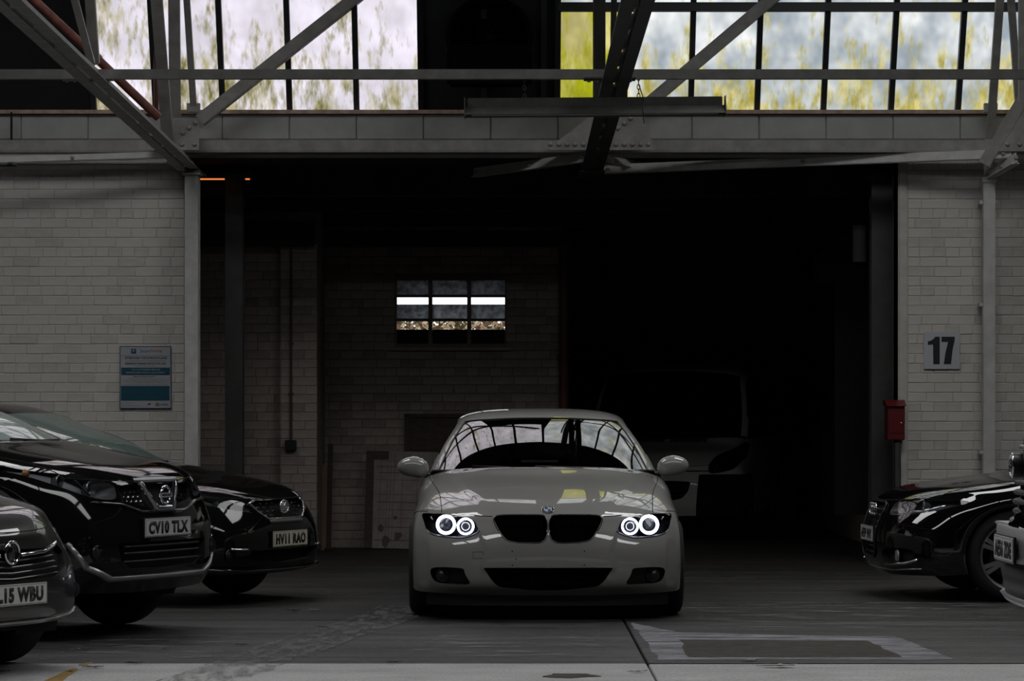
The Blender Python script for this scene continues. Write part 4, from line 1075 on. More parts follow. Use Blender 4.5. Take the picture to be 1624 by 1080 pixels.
    for x0, x1 in ((-.50, .02), (-.06, .52)):
        b = MB(); y0 = 1.36
        def g(x, z): 
            S_ = B[:jv[2]]; d = (S_[..., 0]-abs(x))**2+(S_[..., 2]-z)**2; k = np.unravel_index(d.argmin(), d.shape); return float(S_[k][1])-.012
        b.tube([(x, g(x, .965+.02*t), .968+.02*t) for x, t in ((x0, 1), ((x0+x1)/2, .6), (x1, .1))], .007, 6); b.build('wiper', M['blackplastic'], root, smooth=True)
    b = MB(); cw = [B[0, j] for j in range(0, ju[4], 3)]
    b.tube([(p[0]*sg, p[1]-.012, p[2]-.002) for sg, q in ((-1, cw[:0:-1]), (1, cw)) for p in q], .012, 6)
    b.build('cowl_strip', M['blackplastic'], root, smooth=True)
    ribbon('window_seal', [B[i, ju[3]]+np.array([0, -.002, .001]) for i in range(0, jv[3]+1)], root, .006, 'blackplastic')
    b = MB(); b.tube([B[jv[3], j]*np.array([sg, 1, 1])+np.array([0, -.002, .001]) for sg, rng_ in ((-1, range(ju[3], -1, -1)), (1, range(1, ju[3]+1))) for j in rng_], .006, 6); b.build('window_seal', M['blackplastic'], root, smooth=True)
    ribbon('door_gap', [A[i, iu[6]] for i in range(iv[11], iv[14])], root, .002)
    # cabin
    cab = empty('cabin', (0, 0, 0)); cab.parent = root
    b = MB(); b.box(-.72, .72, 1.72, 2.0, .62, .95); b.box(-.7, .7, 1.45, 1.8, .7, .90); b.build('dashboard', M['leather'], cab, bevel=.03)
    for s in (1, -1):
        b = MB(); b.box(s*.37-.25, s*.37+.25, 2.25, 2.8, .38, .56); b.build('seat_cushion', M['leather'], cab, bevel=.05)
        b = MB(); b.bar((s*.37, 2.75, .5), (s*.37, 2.95, 1.05), .46, .14, (0, 1, 0)); b.build('seat_back', M['leather'], cab, bevel=.04)
        b = MB(); b.bar((s*.37, 2.94, 1.07), (s*.37, 2.98, 1.22), .26, .09, (0, 1, 0)); b.build('headrest', M['leather'], cab, bevel=.03)
    b = MB(); b.tube(ring((-.37, 2.08, .92), .185, 0, tilt=R(20)), .016, 8, closed=True); b.build('steering_wheel', M['lamp_grey'], cab, smooth=True)
    b = MB(); b.box(-.12, .12, 2.2, 2.23, 1.205, 1.265); b.build('rear_view_mirror', M['blackplastic'], cab, bevel=.012)
    b = MB(); b.box(-.85, .85, 1.9, 4.1, .3, .33); b.build('cabin_floor', M['void'], cab)
    return root
coupe = build_coupe()
# ------------------------------------------------------------------ the parked cars
M['paint_black'] = mat('black_paint', (.004, .004, .0045), .4, coat=1.0, coat_rough=.02, spec=.0)
M['paint_black'].node_tree.nodes['Principled BSDF'].inputs['Coat IOR'].default_value = 1.75
M['paint_black_dusty'] = mat('dusty_black_paint', (.006, .0058, .0055), .5, coat=1.0, coat_rough=.05, spec=.0)
M['paint_graphite'] = mat('graphite_paint', (.03, .028, .026), .35, .5, spec=.2, coat=1.0, coat_rough=.02)
M['screen_green'] = glass_mat('matt_green_screen', (.10, .13, .12), .95, .02, dust_sheen=.32, dust_sheen_col=(.30, .40, .36))  # green matt layer mixed into the glass
M['screen_sheen'] = glass_mat('pale_sheen_screen', (.10, .13, .12), .95, .02, dust_sheen=.7, dust_sheen_col=(.50, .60, .55))  # painted reflection: pale matt layer stands in for skylight mirrored in the screen
M['lamp_clear'] = mat('lamp_chrome_bowl', (.33, .33, .33), .3, .75)
M['lamp_amber'] = mat('lamp_indicator', (.35, .14, .05), .4)

def fpath(A, rm, pts, off=.004):
    return [(x, front_y(A, x, z, rm)-off, z) for x, z in pts]
def dense(pts, n=6):
    out = []
    for (a, b), (c, d) in zip(pts[:-1], pts[1:]): out += [(a+(c-a)*k/n, b+(d-b)*k/n) for k in range(n)]
    return out+[pts[-1]]
def bead(name, A, rm, pts, parent, r=.008, m='chrome', off=.004, n=6, **kw):
    b = MB(); b.tube(fpath(A, rm, dense(pts, n), off), r, 6); return b.build(name, M[m], parent, True, **kw)
def fband(name, A, rm, top, bot, parent, m, off=.006, th=.012, n=10):
    """strip lying on the nose between two front-view lines"""
    t = fpath(A, rm, dense(top, n), off); q = fpath(A, rm, dense(bot, n), off); k = len(t); b = MB()
    vs = t+q+[(x, y+th, z) for x, y, z in t]+[(x, y+th, z) for x, y, z in q]; fs = []
    for i in range(k-1): fs += [(i, k+i, k+i+1, i+1), (2*k+i, i, i+1, 2*k+i+1), (k+i, 3*k+i, 3*k+i+1, k+i+1)]
    b.add(vs, fs); o = b.build(name, M[m], parent, True); return o
def lens_unit(A, lab, idx, rm, root, bowls, extra=None, depth=.15, house='lamp_grey', sides=(1, -1)):
    for s in sides:
        o = empty('headlight', (0, 0, 0)); o.parent = root
        panel('headlight_lens', A, lab == idx, 'lens', o, side=s)
        bucket('headlight_housing', A, lab == idx, depth, M[house], o, side=s, shrink=.15)
        for x, z, r in bowls:
            y = max(front_y(A, x+r*.9, z, rm), front_y(A, x, z+r*.8, rm))+.012
            b = MB(); b.lathe([(r, -.005), (r*.93, -.01), (r*.85, .01), (r*.6, .04), (0, .05)], 24, 'y', (s*x, y, z)); b.build('lamp_bowl', M['lamp_clear'], o, smooth=True, autosmooth=50)
            b = MB(); b.lathe([(0, .0), (r*.4, .004), (r*.62, .02), (r*.66, .04)], 20, 'y', (s*x, y, z)); b.build('projector_lens', M['gloss_black'], o, smooth=True)
        if extra: extra(o, s)
def seams(root, A, iv, iu, hc=4):
    ribbon('panel_gap', [A[i, iu[hc]] for i in range(iv[6], iv[11]+1)], root, .003)
    b = MB(); b.tube([A[iv[6], j]*np.array([sg, 1, 1]) for sg, q in ((-1, range(iu[hc], 0, -1)), (1, range(0, iu[hc]+1))) for j in q], .003, 5); b.build('bonnet_gap', M['void'], root)
def wheels(root, arch, W, r, spokes=5, **kw):
    for k, (y, z, rad) in enumerate(arch):
        for s in (1, -1): wheel(root, s*(.885*W-.115), y, r, .225, s, spokes, **kw)
def screen_trim(root, B, jv, ju, m='blackplastic'):
    ribbon('window_seal', [B[i, ju[3]]+np.array([0, -.002, .001]) for i in range(0, jv[3]+1)], root, .009, m)
    for x0, x1 in ((-.52, .0), (-.1, .5)):
        b = MB(); pts = []
        for x, up in ((x0, .05), ((x0+x1)/2, .03), (x1, .005)):
            S_ = B[:jv[2]]; j = int(np.abs(S_[0, :, 0]-abs(x)).argmin()); c = S_[max(1, int(up*40)), j]; pts.append((x, c[1]-.012, c[2]+.008))
        b.tube(pts, .008, 6); b.build('wiper', M['blackplastic'], root, smooth=True)

# --- black crossover with the V-shaped chrome grille
def build_crossover():
    root = empty('crossover', (-2.10, 18.42, 0), R(64.5), label='black crossover with V-shaped chrome grille, plate CV10 TLX', cat='car')
    arch = ((.86, .345, .375), (3.49, .345, .375))
    S = shell(pmap([0, .3, .79, 1.05, 1.36, 1.6, 3.55, 4.54], [0, .26, .68, .87, 1.06, 1.21, 3.49, 4.33]),
              pmap([0, .165, .235, .36, .57, .675, .735, .80, .863, .962, .985], [0, .28, .37, .52, .79, .945, 1.01, 1.06, 1.105, 1.18, 1.19]),
              1.0, arch, .26, gy=pmap([1.36, 1.60, 2.16, 2.8, 4.1], [1.05, 1.22, 1.95, 2.6, 4.1]), gz=pmap([.89, .95, 1.322, 1.395], [1.06, 1.165, 1.53, 1.61]), gw=.985, step=.022)
    A, iv, iu, B, jv, ju = S; rm = iv[8]
    head = smooth_poly([(.44,.935),(.425,.89),(.45,.848),(.56,.85),(.68,.885),(.79,.95),(.858,1.03),(.80,1.05),(.66,1.015),(.54,.97)], 4)
    gril = [(0,.93),(.2,.935),(.37,.925),(.40,.90),(.36,.83),(.22,.80),(.1,.775),(0,.775)]
    low = [(0,.585),(.50,.585),(.46,.48),(.36,.43),(0,.42)]
    lab = car_body(root, S, 'paint_black_dusty', holes=[(head, (3, 9)), (gril, (3, 7)), (low, (0, 5))], glass='screen_sheen', side_glass='tint_dark', pillar='paint_black')
    seams(root, A, iv, iu)
    def amber(o, s):
        b = MB(); y = front_y(A, .80, 1.0, rm); b.lathe([(0, 0), (.02, .005), (.028, .03)], 12, 'y', (s*.79, y+.03, 1.0)); b.build('indicator_bulb', M['lamp_amber'], o, smooth=True)
        bead('lamp_divider', A, rm, [(s*.66, .985), (s*.60, .87)], o, .006, 'lamp_dark', -.02)
    lens_unit(A, lab, 10, rm, root, [(.565, .905, .05), (.70, .955, .04)], amber)
    g = empty('grille', (0, 0, 0)); g.parent = root
    bucket('grille_recess', A, lab == 11, .05, 'void', g)
    for i in range(5):                                   # dimpled mesh on both flanks of the V
        for k in range(4):
            for s in (1, -1):
                x = s*(.19+.045*i+.02*(k % 2)); z = .825+.027*k
                if inpoly(np.array([abs(x)]), np.array([z]), gril)[0]:
                    b = MB(); b.lathe([(.008, -.002), (.012, .01)], 6, 'y', (x, front_y(A, x, z, rm)+.02, z)); b.build('grille_cell', M['gloss_black'], g)
    for s in (1, -1):
        fband('grille_wing', A, rm, [(s*.215, .945), (s*.10, .775)], [(s*.185, .945), (s*.075, .79)], g, 'chrome', .022, .03)
    fband('grille_foot', A, rm, [(-.10, .80), (.10, .80)], [(-.10, .77), (.10, .77)], g, 'chrome', .022, .03)
    bead('grille_lip', A, rm, [(-.62, .83), (-.42, .815), (-.25, .765), (.25, .765), (.42, .815), (.62, .83)], root, .010, 'gloss_black', .006)
    fband('bonnet_lip', A, iv[7], [(-.24, .968), (.24, .968)], [(-.26, .942), (.26, .942)], root, 'silver', .012, .012)
    em = empty('emblem', (0, front_y(A, 0, .862, rm)-.035, .862), label='chrome ring emblem with a bar across'); em.parent = root
    b = MB(); b.tube(ring((0, 0, 0), .052, 0), .0085, 8, closed=True); b.build('emblem_ring', M['chrome'], em, smooth=True)
    b = MB(); b.box(-.068, .068, -.010, .006, -.014, .014); b.build('emblem_bar', M['chrome'], em, bevel=.004)
    text('NISSAN', (0, -.0105, 0), em, M['ink'], w=.10, h=.015, bold=.01)
    lo = empty('lower_intake', (0, 0, 0)); lo.parent = root
    bucket('intake_recess', A, lab == 12, .08, 'void', lo)
    for z in (.47, .52, .56): bead('intake_bar', A, rm, [(-.42, z), (.42, z)], lo, .008, 'blackplastic', -.015)
    fband('skid_lip', A, rm, [(-.80, .60), (-.70, .46), (-.52, .385), (.52, .385), (.70, .46), (.80, .60)], [(-.815, .59), (-.72, .435), (-.54, .355), (.54, .355), (.72, .435), (.815, .59)], root, 'silver', .012, .02)
    for s in (1, -1):
        b = MB(); c = (s*.64, front_y(A, .64, .53, rm)-.002, .53); b.lathe([(0, 0), (.03, .003), (.04, .012), (.045, -.004), (.05, .012)], 20, 'y', c); b.build('fog_lamp', M['lamp_dark'], root, smooth=True)
    plate(root, A, rm, .668, 'CV10 TLX')
    under(root, A, iv, arch, 1.0, .28); wheels(root, arch, 1.0, .345, 5)
    screen_trim(root, B, jv, ju)
    mirror_pod(root, .97, 1.42, 1.17, -1, 'paint_black', .11, .085, .08, arm=.03)
    return root
build_crossover()

# --- small black hatchback with a lattice grille nearest the opening
def build_hatch():
    root = empty('hatchback', (-1.60, 21.72, 0), R(66), label='black hatchback nearest the dark opening with oval emblem on a lattice grille', cat='car')
    arch = ((.90, .315, .345), (3.50, .315, .345))
    S = shell(pmap([0, .79, 1.05, 1.36, 1.6, 3.55, 4.54], [0, .76, .98, 1.23, 1.40, 3.50, 4.32]),
              pmap([0, .165, .235, .36, .57, .675, .735, .80, .962, .985], [0, .215, .27, .40, .62, .745, .80, .855, .985, 1.0]),
              .99, arch, .2, nose=1.15, gy=pmap([1.36, 1.6, 2.16, 2.8, 4.1], [1.22, 1.40, 2.15, 2.7, 4.1]), gz=pmap([.89, .95, 1.322, 1.395], [.90, .975, 1.36, 1.44]), gw=.97, step=.022)
    A, iv, iu, B, jv, ju = S; rm = iv[8]
    head = smooth_poly([(.40,.655),(.47,.664),(.62,.69),(.76,.735),(.85,.80),(.80,.826),(.66,.79),(.52,.725),(.43,.682)], 4)
    gril = [(0,.74),(.33,.738),(.40,.72),(.34,.66),(.25,.612),(0,.605)]
    low = [(0,.39),(.50,.39),(.44,.31),(0,.29)]
    lab = car_body(root, S, 'paint_black_dusty', holes=[(head, (3, 9)), (gril, (3, 7)), (low, (0, 4))], glass='screen_green', pillar='paint_black')
    seams(root, A, iv, iu)
    lens_unit(A, lab, 10, rm, root, [(.60, .718, .026), (.71, .755, .03)], house='lamp_grey')
    g = empty('grille', (0, 0, 0)); g.parent = root
    bucket('grille_recess', A, lab == 11, .05, 'void', g)
    for i in range(9):
        for k in range(4):
            x = -.30+.075*i+.037*(k % 2); z = .63+.028*k
            if inpoly(np.array([abs(x)]), np.array([z]), [(p[0]*.94, p[1]) for p in gril])[0] and abs(x) > .08:
                b = MB(); b.lathe([(0, -.004), (.012, .0), (.015, .01)], 6, 'y', (x, front_y(A, x, z, rm)+.012, z), sx=1.5, sz=.6); b.build('grille_cell', M['gloss_black'], g)
    bead('grille_frame', A, rm, [(-.34, .738), (-.40, .72), (-.34, .66), (-.25, .607), (.25, .607), (.34, .66), (.40, .72), (.34, .738)], g, .009, 'chrome', .006)
    fband('grille_sill', A, rm, [(-.25, .615), (.25, .615)], [(-.24, .575), (.24, .575)], g, 'silver', .010, .012)
    em = empty('emblem', (0, front_y(A, 0, .69, rm)-.016, .69), label='oval chrome emblem with a slanted letter'); em.parent = root
    b = MB(); b.tube([(x*1.35, y, z*.95) for x, y, z in ring((0, 0, 0), .046, 0)], .006, 8, closed=True); b.build('emblem_ring', M['chrome'], em, smooth=True)
    b = MB(); b.tube([(.012, 0, .034), (-.020, 0, -.022), (.040, 0, -.022)], .007, 8); b.build('emblem_letter', M['chrome'], em, smooth=True)
    b = MB(); b.lathe([(0, .004), (.044, .004)], 24, 'y', sx=1.35, sz=.95); b.build('emblem_back', M['silver'], em)
    lo = empty('lower_intake', (0, 0, 0)); lo.parent = root
    bucket('intake_recess', A, lab == 12, .08, 'void', lo)
    fband('splitter', A, rm, [(-.80, .275), (-.5, .250), (.5, .250), (.80, .275)], [(-.84, .235), (-.5, .222), (.5, .222), (.84, .235)], root, 'gloss_black', .045, .05)
    for s in (1, -1):
        bead('fog_trim', A, rm, [(s*.66, .405), (s*.52, .398)], root, .009, 'chrome', .006)
        b = MB(); c = (s*.66, front_y(A, .66, .36, rm)-.001, .36); b.lathe([(0, 0), (.03, .003), (.036, .012), (.042, .0), (.045, .012)], 20, 'y', c); b.build('fog_lamp', M['lamp_dark'], root, smooth=True)
    plate(root, A, rm, .462, 'HV11 RAO', 'plate_y')
    under(root, A, iv, arch, .99, .2); wheels(root, arch, .99, .315, 10)
    screen_trim(root, B, jv, ju)
    mirror_pod(root, .95, 1.58, 1.0, -1, 'paint_black', .10, .075, .07, arm=.03)
    b = MB(); b.box(-.11, .11, 2.12, 2.16, 1.27, 1.33); b.build('rear_view_mirror', M['blackplastic'], root, bevel=.012)
    return root
build_hatch()

# --- small graphite city car at the frame edge
def build_city():
    root = empty('city_car', (-2.55, 15.5, 0), R(61), label='small graphite city car, plate ending L15 WBU, griffin ring emblem on its nose', cat='car')
    arch = ((.72, .31, .34), (3.03, .31, .34))
    S = shell(pmap([0, .3, .79, 1.05, 1.36, 1.6, 3.55, 4.54], [0, .24, .60, .79, 1.0, 1.16, 3.03, 3.68]),
              pmap([0, .165, .235, .36, .57, .675, .735, .80, .863, .962, .985], [0, .26, .31, .41, .62, .745, .82, .875, .92, 1.01, 1.02]),
              .965, arch, .22, nose=1.25, gy=pmap([1.36, 1.6, 2.16, 2.8, 4.1], [1.0, 1.18, 1.75, 2.2, 3.4]), gz=pmap([.89, .95, 1.322, 1.395], [.92, 1.0, 1.38, 1.48]), gw=.95, step=.022)
    A, iv, iu, B, jv, ju = S; rm = iv[8]
    head = smooth_poly([(.57,.70),(.58,.65),(.66,.63),(.76,.66),(.80,.74),(.80,.83),(.745,.85),(.67,.80)], 4)
    gril = [(0,.66),(.30,.655),(.50,.67),(.55,.63),(.50,.55),(.36,.50),(0,.495)]
    lab = car_body(root, S, 'paint_graphite', holes=[(head, (2, 9)), (gril, (2, 6))], glass='screen_green', pillar='paint_black')
    seams(root, A, iv, iu)
    lens_unit(A, lab, 10, rm, root, [(.68, .70, .045), (.72, .78, .03)])
    g = empty('grille', (0, 0, 0)); g.parent = root
    bucket('grille_recess', A, lab == 11, .04, 'void', g)
    for z in (.515, .545, .575, .605): bead('grille_bar', A, rm, [(-.48, z+.012), (0, z-.008), (.48, z+.012)], g, .006, 'gloss_black', -.012)
    fband('grille_wing', A, rm, [(.085, .640), (.30, .648), (.50, .685)], [(.085, .622), (.30, .630), (.49, .668)], g, 'chrome', .010, .02)
    fband('grille_wing', A, rm, [(-.085, .640), (-.30, .648), (-.50, .685)], [(-.085, .622), (-.30, .630), (-.49, .668)], g, 'chrome', .010, .02)
    em = empty('emblem', (0, front_y(A, 0, .643, rm)-.022, .643), label='chrome ring emblem with a griffin in it'); em.parent = root
    b = MB(); b.tube(ring((0, 0, 0), .057, 0), .007, 8, closed=True); b.build('emblem_ring', M['chrome'], em, smooth=True)
    b = MB(); b.lathe([(0, .006), (.055, .006)], 28, 'y'); b.build('emblem_back', M['gloss_black'], em)
    b = MB(); b.prism([(-.030,-.036),(-.006,-.020),(.004,-.048),(.016,-.020),(.012,.004),(.034,.010),(.030,.020),(.010,.018),(.014,.034),(.002,.046),(-.010,.036),(-.002,.026),(-.008,.006),(-.020,-.008),(-.040,-.004)], -.004, .006); b.build('griffin', M['chrome'], em)
    fband('front_lip', A, rm, [(-.80, .335), (-.60, .30), (-.3, .285), (.3, .285), (.60, .30), (.80, .335)], [(-.80, .322), (-.60, .288), (-.3, .272), (.3, .272), (.60, .288), (.80, .322)], root, 'silver', .014, .02)
    for s in (1, -1):
        b = MB(); c = (s*.64, front_y(A, .64, .42, rm)-.003, .42); b.lathe([(0, 0), (.028, .003), (.034, .012), (.04, -.004), (.045, .012)], 20, 'y', c); b.build('fog_lamp', M['lamp_dark'], root, smooth=True)
    plate(root, A, rm, .428, 'AL15 WBU')
    under(root, A, iv, arch, .965, .22); wheels(root, arch, .965, .31, 7)
    screen_trim(root, B, jv, ju)
    for s in (1, -1): mirror_pod(root, .93, 1.35, 1.04, s, 'paint_graphite', .10, .075, .07, arm=.03)
    return root
build_city()

# --- black saloon on the right
def build_saloon():
    root = empty('saloon', (2.66, 22.6, 0), R(-87), label='black saloon with tall chrome-barred grille parked under the number 17 sign', cat='car')
    arch = ((.90, .33, .355), (3.71, .33, .355))
    S = shell(pmap([0, .79, 1.05, 1.36, 1.6, 3.55, 4.54], [0, .85, 1.14, 1.48, 1.70, 3.71, 4.70]),
              pmap([0, .165, .235, .36, .57, .675, .735, .80, .863, .962, .985], [0, .175, .24, .37, .60, .715, .775, .83, .875, .955, .985]),
              1.03, arch, .19, nose=1.1, gy=pmap([1.36, 1.6, 2.16, 2.8, 4.1], [1.48, 1.72, 2.35, 2.9, 4.3]), gz=pmap([.89, .95, 1.322, 1.395], [.89, .95, 1.36, 1.43]), gw=1.02, step=.022)
    A, iv, iu, B, jv, ju = S; rm = iv[8]
    head = smooth_poly([(.42,.705),(.42,.625),(.52,.615),(.66,.625),(.78,.645),(.865,.69),(.868,.725),(.78,.735),(.62,.725),(.50,.715)], 4)
    gril = [(0,.70),(.24,.70),(.295,.685),(.30,.64),(.285,.52),(.25,.33),(.20,.30),(0,.30)]
    low = smooth_poly([(.44,.36),(.72,.38),(.78,.34),(.72,.28),(.46,.27)], 4)
    lab = car_body(root, S, 'paint_black', holes=[(head, (3, 9)), (gril, (1, 7)), (low, (0, 4))], glass='tint')
    seams(root, A, iv, iu)
    def drl(o, s):
        bead('daylight_strip', A, rm, [(s*.46, .635), (s*.60, .632), (s*.74, .652), (s*.82, .69)], o, .008, 'chrome', -.01)
    lens_unit(A, lab, 10, rm, root, [(.55, .675, .04), (.67, .685, .035)], drl)
    g = empty('grille', (0, 0, 0)); g.parent = root
    bucket('grille_recess', A, lab == 11, .05, 'void', g)
    for k in range(8):
        z = .335+.045*k; w = .235+.045*k/8+.01
        bead('grille_bar', A, rm, [(-w, z), (w, z)], g, .008, 'gloss_black', -.010)
    bead('grille_frame', A, rm, [(0, .705), (.24, .705), (.297, .69), (.305, .64), (.29, .52), (.255, .33), (.2, .297), (-.2, .297), (-.255, .33), (-.29, .52), (-.305, .64), (-.297, .69), (-.24, .705), (0, .705)], g, .008, 'lamp_dark', .006)
    for k in range(4):
        x = -.105+.07*k; y = front_y(A, x, .645, rm)-.016
        b = MB(); b.tube(ring((x, y, .645), .044, 0), .0065, 8, closed=True); b.build('emblem_ring', M['chrome'], g, smooth=True, label='chrome interlocked ring')
    for s in (1, -1):
        f = empty('fog_lamp', (0, 0, 0)); f.parent = root
        bucket('fog_recess', A, lab == 12, .05, 'void', f, side=s)
        bead('fog_strip', A, rm, [(s*.44, .262), (s*.58, .262), (s*.72, .272), (s*.80, .30)], f, .011, 'chrome', .006)
        b = MB(); c = (s*.62, front_y(A, .62, .325, rm)+.015, .325); b.lathe([(0, 0), (.028, .003), (.034, .012), (.04, -.004), (.045, .012)], 20, 'y', c); b.build('fog_lens', M['lamp_grey'], f, smooth=True)
    bead('bumper_strip', A, rm, [(-.80, .235), (-.5, .215), (.5, .215), (.80, .235)], root, .006, 'silver', .006)
    plate(root, A, rm, .465, 'AF59 PNY')
    under(root, A, iv, arch, 1.03, .2); wheels(root, arch, 1.03, .33, 7, double=True, rr=.245)
    screen_trim(root, B, jv, ju)
    for s in (1, -1): mirror_pod(root, .99, 1.85, .98, s, 'paint_black', .10, .07, .07, arm=.03)
    return root
build_saloon()

# --- tall dark off-roader cut by the frame
def build_offroader():
    M['grille_grey'] = mat('grille_grey', (.16, .16, .165), .35, .3, coat=.5); M['grille_pale'] = mat('grille_pale', (.34, .34, .335), .4, .2, coat=.3)
    root = empty('off_roader', (2.26, 13.5, 0), R(-90), label='tall dark off-roader at the frame edge with silver bumper and barred grille', cat='car')
    arch = ((.88, .38, .41), (3.76, .38, .41))
    S = shell(pmap([0, .085, .19, .4, .79, 1.05, 1.36, 1.6, 3.55, 4.54], [0, .09, .16, .36, .88, 1.2, 1.60, 1.8, 3.76, 4.8]),
              pmap([0, .165, .235, .36, .47, .57, .635, .675, .735, .80, .962, .985], [0, .46, .53, .68, .84, .90, 1.12, 1.31, 1.36, 1.38, 1.42, 1.43]),
              1.08, arch, .38, nose=.75, gy=pmap([1.36, 1.6, 2.16, 2.8, 4.1], [1.60, 1.82, 2.35, 3.0, 4.7]), gz=pmap([.89, .95, 1.322, 1.395], [1.34, 1.42, 1.86, 1.92]), gw=1.06, step=.025)
    A, iv, iu, B, jv, ju = S; rm = iv[8]
    lab = car_body(root, S, 'paint_black', hood_rows=(6, 11), glass='tint')
    seams(root, A, iv, iu)
    y0 = front_y(A, 0, .95, rm)
    g = empty('grille', (0, 0, 0)); g.parent = root
    b = MB(); b.box(-.42, .42, y0+.03, y0+.10, .865, 1.05); b.build('grille_back', M['void'], g)
    for z, h, m in ((1.042, .026, 'grille_grey'), (.998, .030, 'grille_grey'), (.955, .034, 'grille_grey'), (.912, .034, 'grille_grey'), (.866, .050, 'grille_pale')):
        b = MB(); b.tube([(x, 0, z) for x in (-.43, -.425, -.41, .41, .425, .43)], [h*.2, h*.4, h*.5, h*.5, h*.4, h*.2], 12); b.v = [(x, y0+.025+y*2.0, z_) for x, y, z_ in b.v]; b.build('grille_bar', M[m], g, smooth=True, autosmooth=60)
    for s in (1, -1):
        h = empty('headlight', (0, 0, 0)); h.parent = root; y = front_y(A, .64, 1.09, rm)
        b = MB(); b.lathe([(.055, .06), (.058, .0), (.060, -.045), (.055, -.06), (.048, -.05)], 28, 'y', (s*.64, y, 1.115)); b.build('headlight_rim', M['blackplastic'], h, smooth=True, autosmooth=50)
        b = MB(); b.tube(ring((s*.64, y-.055, 1.115), .054, 0), .006, 8, closed=True); b.build('headlight_ring', M['chrome'], h, smooth=True)
        b = MB(); b.lathe([(0, -.07), (.03, -.064), (.052, -.05)], 24, 'y', (s*.64, y, 1.115)); b.build('headlight_lens', M['lens'], h, smooth=True)
        b = MB(); b.lathe([(0, .02), (.03, .0), (.05, -.045)], 24, 'y', (s*.64, y, 1.115)); b.build('headlight_bowl', M['lamp_clear'], h, smooth=True)
    fband('bonnet_lip', A, iv[7], [(-.80, 1.212), (.80, 1.212)], [(-.80, 1.195), (.80, 1.195)], root, 'silver', .02, .02)
    M['bumper_grey'] = mat('grey_bumper', (.17, .17, .175), .4, .2)
    fband('bumper_shelf', A, rm, [(-.88, .845), (.88, .845)], [(-.90, .70), (.90, .70)], root, 'bumper_grey', .05, .06)
    b = MB(); b.box(-.86, .86, y0-.02, y0+.16, .836, .85); b.build('bumper_ledge', M['silver'], root, bevel=.006)
    fband('bumper_base', A, rm, [(-.88, .70), (.88, .70)], [(-.88, .53), (.88, .53)], root, 'blackplastic', .035, .05)
    fband('bumper_lip', A, rm, [(-.90, .535), (.90, .535)], [(-.90, .50), (.90, .50)], root, 'silver', .06, .06)
    plate(root, A, rm, .755, 'AE56 ZDE', off=.065)
    under(root, A, iv, arch, 1.08, .4); wheels(root, arch, 1.08, .38, 5)
    for s in (1, -1): mirror_pod(root, 1.06, 2.0, 1.38, s, 'paint_black', .11, .10, .08, arm=.03)
    return root
build_offroader()

# --- white van deep in the recess
def build_van():
    M['van_white'] = mat('van_white', (.86, .84, .80), .45, coat=.5)
    root = empty('van', (1.55, 32.6, 0), R(-11), label='white van parked deep in the dark recess behind the coupe', cat='van')
    arch = ((.80, .33, .36), (3.70, .33, .36))
    S = shell(pmap([0, .085, .4, .79, 1.05, 1.36, 1.6, 3.55, 4.54], [0, .05, .28, .80, .90, .98, 1.06, 3.70, 4.7]),
              pmap([0, .165, .235, .36, .47, .57, .675, .735, .80, .962, .985], [0, .25, .33, .42, .54, .66, .78, .86, .94, 1.12, 1.14]),
              1.05, arch, .25, nose=.85, gy=pmap([1.36, 1.6, 2.16, 2.42, 4.1], [.78, .95, 1.30, 1.6, 4.6]), gz=pmap([.89, .95, 1.09, 1.222, 1.322, 1.395], [1.0, 1.10, 1.36, 1.60, 1.83, 1.94]), gw=1.05, step=.03,
              tweak=None)
    A, iv, iu, B, jv, ju = S
    # squarer roof: push the glasshouse sides out
    f = np.clip((B[..., 2]-1.0)/.9, 0, 1)[..., None]; B[..., 0] *= 1+.30*f[..., 0]
    rm = iv[9]
    head = smooth_poly([(.56,.80),(.57,.72),(.66,.715),(.82,.76),(.89,.86),(.90,1.0),(.85,1.04),(.76,.97),(.63,.90)], 4)
    gril = [(0,.63),(.20,.63),(.37,.62),(.35,.52),(.28,.44),(.18,.42),(0,.42)]
    low = [(.46,.70),(.95,.70),(.95,.20),(.42,.20)]
    lab = car_body(root, S, 'van_white', holes=[(head, (3, 11)), (gril, (1, 6)), (low, (0, 6))], glass='tint_dark', side_glass='tint_dark')
    seams(root, A, iv, iu, 4)
    lens_unit(A, lab, 10, rm, root, [(.64, .78, .055), (.78, .86, .06)], house='lamp_dark')
    g = empty('grille', (0, 0, 0)); g.parent = root; bucket('grille_recess', A, lab == 11, .06, 'void', g)
    for z in (.47, .52, .57): bead('grille_bar', A, rm, [(-.3, z), (.3, z)], g, .009, 'blackplastic', -.02)
    for s in (1, -1): panel('bumper_corner', A, lab == 12, 'void', root, side=s)
    for s in (1, -1):
        for k in range(12):
            x = s*(.05+.034*k); z = 1.045; S_ = A[iv[7]:iv[11]]; d = (S_[..., 0]-abs(x))**2+(S_[..., 2]-z)**2; q = S_[np.unravel_index(d.argmin(), d.shape)]
            b = MB(); b.bar((x, q[1]-.03, q[2]-.018), (x+.012, q[1]+.035, q[2]+.030), .017, .02, (0, 0, 1)); b.build('vent_slot', M['void'], root)
    bead('bonnet_edge', A, rm, [(-.60, .735), (.60, .735)], root, .008, 'void', .002)
    screen_trim(root, B, jv, ju)
    under(root, A, iv, arch, 1.05, .3); wheels(root, arch, 1.05, .33, 6, rim_m='lamp_dark')
    return root
build_van()
